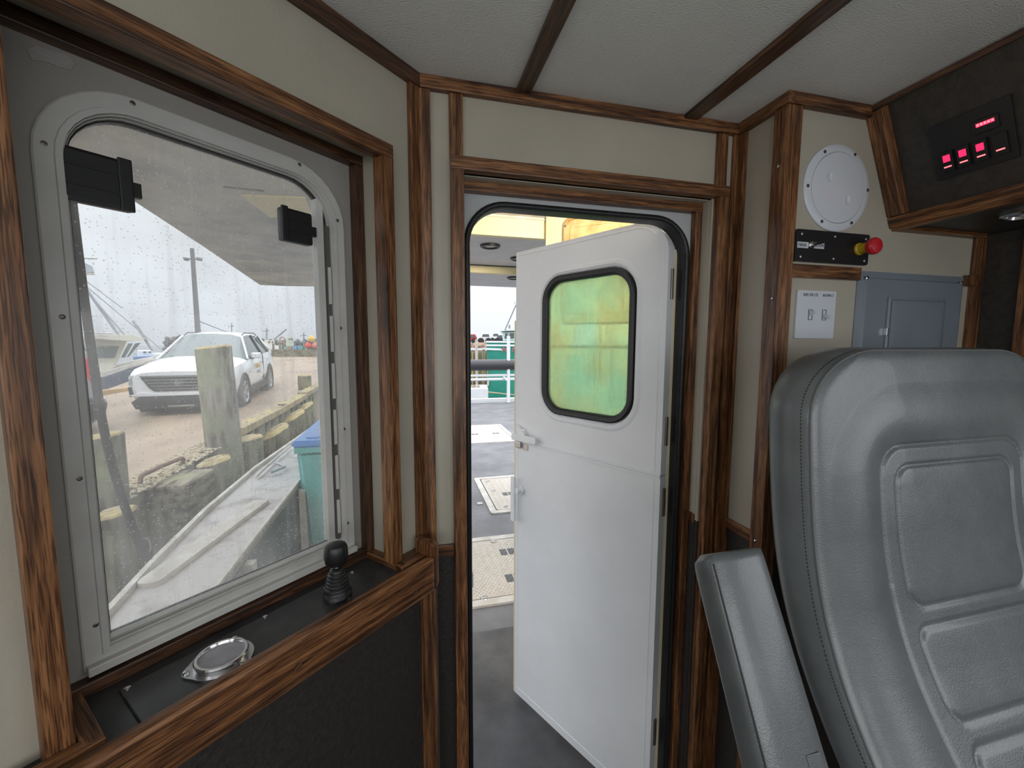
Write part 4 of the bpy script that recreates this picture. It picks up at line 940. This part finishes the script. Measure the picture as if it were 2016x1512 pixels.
# ================================================================== WHITE CAR
fwd = Vector((.10, -.995, -.034)).normalized(); left_ = Z3.cross(fwd).normalized(); upc = fwd.cross(left_)
fa = Vector((-4.53, 10.55, .09)); CM = frame(fa, fwd, left_, upc)
car = empty('suv_car', (0, 0, 0), 'white five-door SUV with gold door lettering parked on the wharf', 'car'); car.matrix_basis = CM
def cl(name, bm, m, parent=None, smooth=True, ang=.5, loc=Matrix.Identity(4)): return link(name, bm, m, parent or car, CM @ loc, smooth, ang)
ST = [ # x, y_r, y_m, y_s, z_s, y_5, z_5, y_6, z_6, ztop
 (.90, .62, .74, .70, .86, .60, .90, .35, .92, .925), (.80, .78, .86, .80, .90, .66, .955, .38, .975, .98), (.55, .84, .905, .85, .95, .72, 1.015, .40, 1.04, 1.045),
 (.0, .86, .915, .88, 1.00, .76, 1.065, .42, 1.095, 1.10), (-.42, .86, .915, .89, 1.04, .74, 1.10, .45, 1.14, 1.15), (-1.22, .86, .92, .87, 1.07, .60, 1.57, .40, 1.635, 1.65),
 (-1.85, .86, .92, .87, 1.09, .60, 1.61, .40, 1.675, 1.69), (-2.75, .86, .92, .86, 1.12, .585, 1.57, .40, 1.645, 1.66), (-3.25, .84, .91, .84, 1.16, .56, 1.49, .38, 1.57, 1.585),
 (-3.60, .80, .88, .78, 1.14, .60, 1.20, .38, 1.22, 1.225), (-3.72, .70, .78, .70, .95, .55, .98, .35, .99, 1.0)]
bm = bmesh.new(); R = []
for (x, yr, ym, ys_, zs_, y5, z5, y6, z6, zt2) in ST:
    half = [(yr-.05, .24), (yr, .34), (ym, .60), (ym-.005, .80), (ys_, zs_), (y5, z5), (y6, z6)]
    R.append([bm.verts.new((x, a_, z)) for a_, z in half]+[bm.verts.new((x, 0, zt2))]+[bm.verts.new((x, -a_, z)) for a_, z in half[::-1]])
for i, (a_, b_) in enumerate(zip(R, R[1:])):
    for k in range(len(a_)-1):
        f = bm.faces.new((a_[k], a_[k+1], b_[k+1], b_[k])); kk = min(k, 13-k)
        if kk == 4 and 4 <= i <= 7: f.material_index = 1
        if kk >= 5 and i in (4, 8): f.material_index = 1
for r_ in (R[0], R[-1]): bm.faces.new(r_)
body = cl('body', bm, [CARW, CARG], ang=.6)
def cbox(name, lo, hi, m, par=None, bev=.006): return box(name, lo, hi, m, par or car, bev, CM)
def cpoly(name, pts, x, h, m, par=None, bev=0):   # polygon in the (left, up) plane facing forward
    return prism(name, pts, h, m, par or car, CM @ Matrix.Translation((x, 0, 0)) @ Matrix(((0, 0, 1, 0), (1, 0, 0, 0), (0, 1, 0, 0), (0, 0, 0, 1))), bev)
cpoly('grille', [(-.64, .84), (.64, .84), (.50, .60), (.42, .53), (-.42, .53), (-.50, .60)], .885, .035, CARK, bev=.006)
for k in range(5):
    z = .815-k*.062; w_ = .62-k*.052; cbox('grille_bar', (.915, -w_, z), (.932, w_, z+.014), STEEL, bev=.002)
ringm = CM @ Matrix.Translation((.932, 0, .695)) @ Matrix(((0, 0, 1, 0), (1, 0, 0, 0), (0, 1, 0, 0), (0, 0, 0, 1)))
em = lathe('badge_ring', [(.075, 0), (.075, .010), (.062, .010), (.062, 0)], CHROME, car, ringm, 28); cbox('badge_bar', (.932, -.092, .683), (.945, .092, .707), CHROME, bev=.002)
cpoly('lower_bumper', [(-.80, .33), (-.66, .44), (.66, .44), (.80, .33), (.74, .19), (-.74, .19)], .86, .075, CARK, bev=.01)
cbox('skid_plate', (.90, -.22, .215), (.945, .22, .25), STEEL)
cpoly('bumper_skin', [(-.84, .46), (-.62, .52), (-.46, .50), (.46, .50), (.62, .52), (.84, .46), (.66, .44), (-.66, .44)], .86, .07, CARW, bev=.008)
for s in (1, -1):
    cpoly('headlamp', [(s*.60, .80), (s*.82, .79), (s*.84, .66), (s*.62, .70)], .80, .075, LAMP, bev=.006)
    cpoly('running_light', [(s*.63, .865), (s*.80, .85), (s*.83, .815), (s*.62, .83)], .80, .085, PWHITE, bev=.004)
    cpoly('side_vent', [(s*.80, .62), (s*.86, .62), (s*.84, .42), (s*.80, .46)], .78, .08, CARK, bev=.004)
    mr = cbox('mirror', (-1.02, s*.98-.10, 1.06), (-.82, s*.98+.10, 1.20), CARW, bev=.04); cbox('mirror_foot', (-.98, min(s*.86, s*.93), 1.04), (-.88, max(s*.86, s*.93), 1.09), CARK)
    tube('roof_rail', [CM @ Vector(p) for p in ((-1.35, s*.60, 1.61), (-1.55, s*.60, 1.665), (-2.6, s*.59, 1.655), (-2.95, s*.58, 1.58))], .012, CARK, car, 8)
    # pillars between the side windows
    for (xa, za, ya, xb, zb_, yb_, w_, m_) in ((-.50, 1.06, .882, -1.26, 1.58, .612, .03, CARW), (-2.02, 1.09, .884, -2.12, 1.60, .612, .028, CARK), (-2.86, 1.12, .872, -2.95, 1.55, .602, .025, CARK), (-3.30, 1.17, .850, -3.34, 1.45, .59, .04, CARW)):
        tube('window_pillar', [CM @ Vector((xa, s*ya, za)), CM @ Vector((xb, s*yb_, zb_))], w_, m_, car, 6)
    cbox('sill_cladding', (-2.30, min(s*.84, s*.925), .26), (-.42, max(s*.84, s*.925), .40), CARK)
    cbox('door_gap', (-1.96, min(s*.90, s*.921), .42), (-1.945, max(s*.90, s*.921), 1.08), CARK, bev=0)
    for xx in (-1.70, -2.62): cbox('door_handle', (xx-.11, min(s*.90, s*.935), .93), (xx+.06, max(s*.90, s*.935), .96), CARW, bev=.004)
    for xx in (0, -2.70):
        wmx = CM @ Matrix.Translation((xx, 0, .355)) @ (Matrix.Rotation(-s*PI/2, 4, 'X'))
        lathe('arch_trim', [(.44, .70), (.44, .918), (.425, .932), (.375, .932), (.375, .70)], CARK, car, wmx, 36)
        wh = lathe('wheel', [(.0, .68), (.355, .68), (.362, .72), (.362, .90), (.345, .925), (.26, .928), (.25, .90), (.0, .885)], TYRE, car, wmx, 36)
        lathe('rim', [(.25, .900), (.252, .926), (.235, .930), (.225, .900)], ALLOY, wh, wmx, 32); lathe('hub', [(.05, .89), (.045, .925), (0, .926)], ALLOY, wh, wmx, 16)
        for k in range(5):
            a_ = 2*PI*k/5; d_ = Vector((math.cos(a_), math.sin(a_), 0)); n_ = Vector((-math.sin(a_), math.cos(a_), 0))
            obox('spoke', wmx @ (d_*.03-n_*.03+Vector((0, 0, .895))), wmx.to_3x3() @ (d_*.205), wmx.to_3x3() @ (n_*.06), wmx.to_3x3() @ Vector((0, 0, .028)), ALLOY, wh, .004)
DOORM = CM @ Matrix.Translation((-1.02, .926, .80)) @ Matrix(((-1, 0, 0, 0), (0, 0, 1, 0), (0, 1, 0, 0), (0, 0, 0, 1)))
text('TRINAV', .17, GOLD, car, DOORM, sx=1.0, extrude=.002)
for k in range(2): cbox('small_print', (-1.55+.04*k, .921, .71-k*.045), (-1.18, .927, .725-k*.045), LETTER, bev=0)
for xx in (.05, -.05): cbox('wiper', (-.48, xx*6-.25, 1.13), (-.46, xx*6+.25, 1.15), CARK)
# rear corner of a parked truck with a red tail lamp
tk = empty('parked_truck', at_v(160, 800, 6.2), 'grey rear corner of a parked truck with tall red tail lamp', 'truck')
GRT = mat('silver_grey_truck_paint', (.36, .37, .39), .35, coat=.3); TLR = mat('red_tail_lamp', (.55, .03, .06), .25, spec=.7)
def vq(name, pts, D, th, m, par, bev=0):
    # outline stands in an upright plane squarely facing the wheelhouse, depth runs straight back
    mxx = sum(p[0] for p in pts)/len(pts); dn = ray(mxx, 677); dn.z = 0; dn.normalize(); rt = dn.cross(Z3).normalized(); D = D/dn.dot(_f0)
    def hit(x, y): d = ray(x, y); return CAM+d*(D/d.dot(dn))
    o = hit(*pts[0]); P_ = [hit(x, y)-o for x, y in pts]
    return prism(name, [(p.dot(rt), p.z) for p in P_], th, m, par, frame(o, rt, Z3, rt.cross(Z3)) @ Matrix.Translation((0, 0, -th)), bev)
vq('truck_body', [(40, 700), (165, 690), (185, 700), (199, 765), (206, 815), (180, 838), (40, 850)], 6.2, 1.6, GRT, tk, .02)
vq('cab_glass', [(60, 660), (160, 668), (176, 702), (60, 706)], 6.4, 1.2, CARG, tk, .01)
tl_ = vq('tail_lamp', [(160, 706), (186, 704), (196, 762), (190, 765), (164, 735)], 6.15, .12, TLR, tk, .01)
vq('bumper', [(60, 795), (190, 785), (212, 792), (208, 818), (176, 832), (60, 842)], 6.1, .5, CARK, tk, .02)
lathe('wheel', [(0, 0), (.38, 0), (.40, .04), (.40, .22), (.38, .26), (0, .26)], TYRE, tk, frame(at_v(120, 850, 6.6), X3, Z3, X3.cross(Z3)), 24)

# ================================================================== HARBOUR BEYOND (window side)
CREAMB = mat('cream_boat_paint', (.72, .69, .58), .5); NAVY = mat('navy_hull_paint', (.05, .07, .13), .4, var=(.12, .13, .16), vscale=3); OUTL = mat('orange_timber', (.52, .33, .12), .7, var=(.35, .24, .12), vscale=6)
D1 = 15.0
fb = empty('fishing_boat', at_v(230, 770, D1), 'cream fishing boat with dark blue hull and slanted windscreen beyond the wharf', 'boat', 'fishing boats moored around the harbour')
vq('hull', [(100, 752), (205, 742), (262, 722), (310, 712), (300, 740), (285, 800), (100, 815)], D1, 3.4, NAVY, fb, .04)
vq('sheer_stripe', [(100, 742), (205, 732), (262, 716), (312, 706), (310, 712), (262, 722), (205, 742), (100, 752)], D1-.03, 3.5, WSTRIP, fb)
cab = vq('wheelhouse', [(100, 735), (100, 664), (168, 662), (240, 665), (262, 664), (250, 672), (228, 722), (206, 732)], D1+.4, 2.4, CREAMB, fb, .02)
vq('roof_visor', [(165, 659), (262, 659), (288, 668), (262, 672), (165, 666)], D1+.3, 2.6, CREAMB, fb, .01)
vq('side_window', [(191, 681), (235, 681), (226, 705), (193, 705)], D1+.36, .05, CARG, cab, .005); vq('windscreen', [(252, 676), (262, 676), (246, 704), (238, 704)], D1+.36, .05, CARG, cab)
vq('windscreen', [(266, 676), (277, 675), (254, 702), (249, 704)], D1+.8, .05, CARG, cab)
tube('roof_rail', [at_v(172, 655, D1), at_v(222, 657, D1)], .03, WSTRIP, fb, 6)
GREYB = mat('grey_boom_pipe', (.30, .31, .33), .5)
for a_, b_, r_ in (((150, 540), (242, 672), .05), ((152, 552), (246, 660), .035), ((148, 545), (320, 690), .018), ((262, 632), (300, 690), .045), ((270, 640), (290, 672), .03), ((152, 540), (240, 606), .018)):
    tube('boom', [at_v(*a_, D1+1), at_v(*b_, D1+1)], r_, GREYB, fb, 6)
tube('mast', [at_v(150, 700, D1+1.2), at_v(138, 460, D1+1.2)], .07, WSTRIP, fb, 8)
for (xa, xb, yy, r_) in ((130, 191, 507, .035), (130, 186, 538, .03), (140, 165, 583, .03), (140, 190, 620, .03)): tube('antenna_arm', [at_v(xa, yy, D1+1.1), at_v(xb, yy+2, D1+1.1)], r_, WSTRIP, fb, 6)
vq('radar_scanner', [(140, 515), (160, 514), (182, 524), (186, 536), (140, 539)], D1+1, .4, mat('pale_grey_radome', (.5, .52, .55), .5), fb, .02)
ct = at_v(205, 770, 12.5)
tag(obox('cap_timber', at_z(192, 789, .09), Vector((.35, 1.7, 0)), Z3*.24, Vector((-.26, .05, 0)), OUTL, None, .015), 'orange-brown timber kerb below the cream boat', 'timber')
tag(tube('green_rope', spline([at_z(x, y+3, .11) for x, y in ((203, 775), (212, 770), (222, 776), (216, 780), (230, 774), (248, 771))], 4), .018, mat('green_rope', (.12, .50, .38), .8), None, 6), 'tangled green rope on the wharf left of the white car', 'rope')
# lamp post
lp = empty('lamp_post', at_v(392, 690, 26), 'tall thin lamp post with two heads beyond the white car', 'lamp post')
POLEM = mat('weathered_pole', (.22, .22, .23), .8)
tube('pole', [Vector((*at_v(393, 700, 26).xy, .40)), at_v(378, 489, 26)], [.17, .11], POLEM, lp, 10)
for s in ((360, 373), (386, 399)): vq('lamp_head', [(s[0], 506), (s[1], 508), (s[1]-1, 513), (s[0]+2, 511)], 26, .3, GREYB, lp, .01)
tube('crossarm', [at_v(366, 509, 26.1), at_v(392, 511, 26.1)], .04, POLEM, lp, 6); tube('guy_wire', [at_v(391, 632, 26), at_v(450, 655, 40)], .03, POLEM, lp, 5)
# breakwater, far boats
random.seed(11); bm = bmesh.new()
for k in range(900):
    t = random.random(); x = 275+t*380; D = 78+random.random()*14; p = at_v(x, 0, D); z = random.uniform(-.8, 2.9 if x < 360 else 2.3); z *= 1-.3*abs(random.random())
    r_ = random.uniform(.3, .75); q = bmesh.ops.create_icosphere(bm, subdivisions=1, radius=r_)
    for v in q['verts']: v.co = v.co*random.uniform(.75, 1.1)+Vector((p.x, p.y, z))
tag(link('breakwater', bm, ROCKM), 'dark rock breakwater along the horizon behind the white car', 'breakwater', kind='stuff')
def far_boat(label, x0, x1, ydeck, ywl, D, hull, cabx, caby, mastx=None, masty=0, cabm=None):
    ywl = 677+2.66*F/D; e = empty('fishing_boat', at_v((x0+x1)/2, ywl, D), label, 'boat', 'fishing boats moored around the harbour')
    vq('hull', [(x0, ydeck), (x1, ydeck-2), (x1-4, ywl), (x0+3, ywl)], D, 4, hull, e, .05)
    c = vq('wheelhouse', [(cabx[0], ydeck), (cabx[0], caby), (cabx[1], caby), (cabx[1]+2, ydeck)], D+.5, 2.5, cabm or CREAMB, e, .05)
    n_ = 3; w_ = (cabx[1]-cabx[0])/n_
    for k in range(n_): vq('window', [(cabx[0]+w_*(k+.2), caby+2), (cabx[0]+w_*(k+.8), caby+2), (cabx[0]+w_*(k+.8), caby+5), (cabx[0]+w_*(k+.2), caby+5)], D+.45, .05, CARG, c)
    if mastx: tube('mast', [at_v(mastx, ydeck, D+1), at_v(mastx, masty, D+1)], .09, GREYB, e, 6); tube('mast_arm', [at_v(mastx-7, masty+6, D+1), at_v(mastx+5, masty+5, D+1)], .06, GREYB, e, 6)
    return e
fbx = far_boat('white far boat right of the car roof, nearest the life ring', 516, 556, 682, 692, 50, WHITE, (520, 540), 670, 525, 646); tube('derrick', [at_v(540, 668, 52), at_v(564, 648, 52)], .10, GREYB, fbx, 6)
far_boat('far teal-hulled boat behind the life ring post', 556, 606, 684, 690, 62, TEAL, (563, 577), 664, 598, 655)
far_boat('low far boat with small mast above the car windscreen', 430, 470, 664, 672, 70, WHITE, (440, 452), 655, 456, 637)
far_boat('blue and white boat seen between cream boat and car', 262, 330, 702, 722, 30, mat('blue_hull', (.15, .25, .5), .5), (270, 300), 690, None, 0, WHITE)
lr = empty('life_ring_post', at_v(556, 692, 40), 'post with round orange-brown life ring at the far wharf edge', 'life ring')
tube('post', [Vector((*at_v(556, 694, 40).xy, .41)), at_v(556, 670, 40)], .09, PILE, lr, 8)
rc = at_v(556, 669, 39.9); tube('ring', [rc+_r0*.26*math.cos(t*PI/8)+Z3*.26*math.sin(t*PI/8) for t in range(16)], .06, mat('faded_ring', (.45, .28, .25), .6), lr, 8, True)
KT_ = at_v(534, 688, 36.5).z
for dx, dz, c in ((0, 0, (.75, .10, .07)), (.32, .60, (.80, .55, .10)), (1.30, 0, (.75, .12, .08)), (.65, 0, (.70, .20, .15))):
    p = at_v(607, 688, 37.1)+_r0*dx; p.z = KT_+.31+dz
    lathe('mooring_buoy', [(0, -.3), (.24, -.15), (.3, .05), (.2, .26), (.06, .32), (0, .34)], mat('buoy_paint', c, .5), None, Matrix.Translation(p), 14)
for o, l in zip([o for o in bpy.data.objects if o.name.startswith('mooring_buoy')], ('leftmost red mooring buoy of the far heap', 'yellow mooring buoy on top of the far heap', 'red mooring buoy at the right pane edge', 'faded red mooring buoy lowest in the far heap')): tag(o, l, 'buoy', 'mooring buoys heaped on the far wharf')
for i, (x, c, l) in enumerate(((575, (.20, .35, .60), 'blue covered crate on the far wharf'), (586, (.15, .40, .42), 'teal crate right of the blue one on the far wharf'), (564, (.45, .30, .2), 'brown crate left of the blue one on the far wharf'))):
    p = at_v(x, 688, 36.8); p.z = KT_; tag(obox('crate', p, _r0*.42, Z3*.32, _f0*.5, mat('crate_paint', c, .6), None, .02), l, 'crate', 'crates on the far wharf')
for i, (xa, l) in enumerate(((538, 'left post of the far wharf fence'), (551, 'second post of the far wharf fence'))):
    tag(tube('fence_post', [Vector((*at_v(xa, 695, 38).xy, .41)), at_v(xa, 676, 38)], .10, PILEG, None, 8), l, 'post', 'far wharf fence posts')
kb = at_v(534, 697, 36.5); kb.z = .41; KT = at_v(534, 688, 36.5).z
tag(obox('cap_timber', kb, _r0*5.2, Z3*(KT-.41), _f0*1.2, PILE, None, .02), 'long dark kerb timber across the far wharf end', 'timber')

# ================================================================== HARBOUR ASTERN (through the doorway)
GRN = mat('green_hull_paint', (.03, .30, .22), .35, var=(.025, .24, .18), vscale=1.5)
D2 = 19.0
gb = empty('fishing_boat', at_v(990, 770, D2), 'green-hulled boat with white stripes and script name seen through the doorway', 'boat', 'fishing boats moored around the harbour')
hl = vq('hull', [(957, 673), (1060, 668), (1060, 784), (962, 784), (960, 730)], D2, 4, GRN, gb, .05)
for (ya, yb) in ((671, 674.5), (678, 681.5), (685, 689)): vq('white_stripe', [(957, ya), (1060 if ya < 684 else 986, ya+1), (1060 if ya < 684 else 990, yb+1), (957, yb)], D2-.04, .05, WHITE, hl)
to = at_v(987, 693, D2-.1); text('Mi', .30, mat('pink_red_script', (.75, .12, .18), .5), hl, frame(to, _r0, Z3, _r0.cross(Z3)), shear=.3, extrude=.01)
to = at_v(1007, 693, D2-.1); text('M', .30, bpy.data.materials['pink_red_script'], hl, frame(to, _r0, Z3, _r0.cross(Z3)), shear=.3, extrude=.01)
wh_ = vq('wheelhouse', [(990, 671), (988, 654), (1030, 652), (1030, 670)], D2+.5, 2.5, WHITE, gb, .03)
vq('roof', [(984, 652), (996, 647), (1035, 645), (1035, 651)], D2+.3, 3, WHITE, gb, .02)
for (xa, xb) in ((993, 999), (1002, 1012)): vq('window', [(xa+2, 656), (xb, 656), (xb, 666), (xa, 666)], D2+.45, .05, CARG, wh_)
tube('mast_stay', [at_v(994, 650, D2), at_v(1016, 600, D2)], .03, GREYB, gb, 5); vq('mast_light', [(1010, 592), (1018, 590), (1018, 596), (1011, 597)], D2, .2, WHITE, gb)
tube('antenna', [at_v(1003, 647, D2), at_v(1003, 640, D2)], .04, GREYB, gb, 5)
vq('bow_post', [(959, 745), (964, 745), (962, 760), (959, 760)], D2-.1, .2, WSTRIP, gb)
tube('mooring_line', [at_v(928, 768, 16.5), at_v(960, 772, 17.5), at_v(1015, 778, D2-.1)], .03, TANR, gb, 6)
sk = empty('skiff', at_v(940, 775, 17), 'small white workboat low in the water left of the green boat', 'boat')
vq('hull', [(900, 765), (961, 764), (961, 785), (900, 787)], 14.5, 1.3, WHITE, sk, .03); vq('thwart', [(905, 762), (945, 762), (945, 765), (905, 765)], 14.7, .8, PILE, sk)
qw = empty('quay_behind', at_v(940, 720, 24), kind='structure')
BANK = mat('brown_rubble_bank', (.42, .30, .22), .9, var=(.22, .14, .10), vscale=3, vdetail=8, bump=1, bscale=3)
vq('quay_core', [(860, 688), (1060, 688), (1060, 800), (860, 800)], 27, 3, PILE, qw)
for k in range(22): vq('plank', [(898+k*5, 692), (902.3+k*5, 692), (902.3+k*5, 770), (898+k*5, 770)], 26.6+.1*(k % 2), .25, PILEG if k % 2 else CAPW, qw)
vq('quay_rail', [(880, 684), (960, 686), (960, 690), (880, 688)], 25.8, .25, WHITE, qw)
for x, lab in ((938, 'white-painted quay pile at left of the doorway view'), (952, 'dull quay pile beside the green bow')):
    tag(tube('quay_pile', [at_v(x+1, 780, 25.2), at_v(x, 668 if x < 945 else 688, 25.2)], .085, WSTRIP if x < 945 else PILE, None, 10), lab, 'pile', 'piles of the quay astern')
random.seed(5); bm = bmesh.new()
for k in range(260):
    p = at_v(880+random.random()*180, 0, 30+random.random()*14); q = bmesh.ops.create_icosphere(bm, subdivisions=1, radius=random.uniform(.2, .55)); zz = random.uniform(.4, 1.45)
    for v in q['verts']: v.co = v.co*random.uniform(.7, 1.1)+Vector((p.x, p.y, zz))
tag(link('rubble_bank', bm, BANK), 'brown rubble bank behind the quay below the parked vehicles', 'rubble', kind='stuff')
vq('quay_road', [(820, 674), (1120, 674), (1120, 720), (820, 720)], 46, 10, MUD, qw)
def far_car(label, x0, x1, top, bot, D, m, cat='car', name='parked_car'):
    e = empty(name, at_v((x0+x1)/2, bot, D), label, cat, 'vehicles parked on the far quay'); w_ = x1-x0; h = bot-top
    b_ = vq('body', [(x0, bot-1), (x0, top+h*.5), (x0+w_*.18, top+h*.45), (x0+w_*.3, top), (x0+w_*.85, top), (x1, top+h*.45), (x1, bot-1)], D, 1.9, m, e, .04)
    vq('window', [(x0+w_*.28, top+h*.42), (x0+w_*.35, top+h*.12), (x0+w_*.8, top+h*.12), (x0+w_*.86, top+h*.42)], D-.03, .04, CARG, b_)
    for t in (.2, .8): lathe('wheel', [(0, 0), (.36, 0), (.36, .22), (0, .22)], TYRE, e, frame(at_v(x0+w_*t, bot-.5, D-.05), _r0, Z3, _r0.cross(Z3)), 14)
far_car('red van at the left of the parked row astern', 916, 939, 658, 673, 46, mat('red_van_paint', (.55, .05, .06), .4), 'van', 'parked_van')
far_car('white pickup with dark cab in the middle of the parked row', 942, 967, 656, 672, 46.5, WHITE, 'truck', 'parked_truck')
far_car('second white pickup right of the first in the parked row', 965, 984, 655, 671, 50, WHITE, 'truck', 'parked_truck')
far_car('dark grey car beside the green boat wheelhouse', 974, 995, 660, 673, 45, mat('dark_car_paint', (.08, .08, .09), .4))
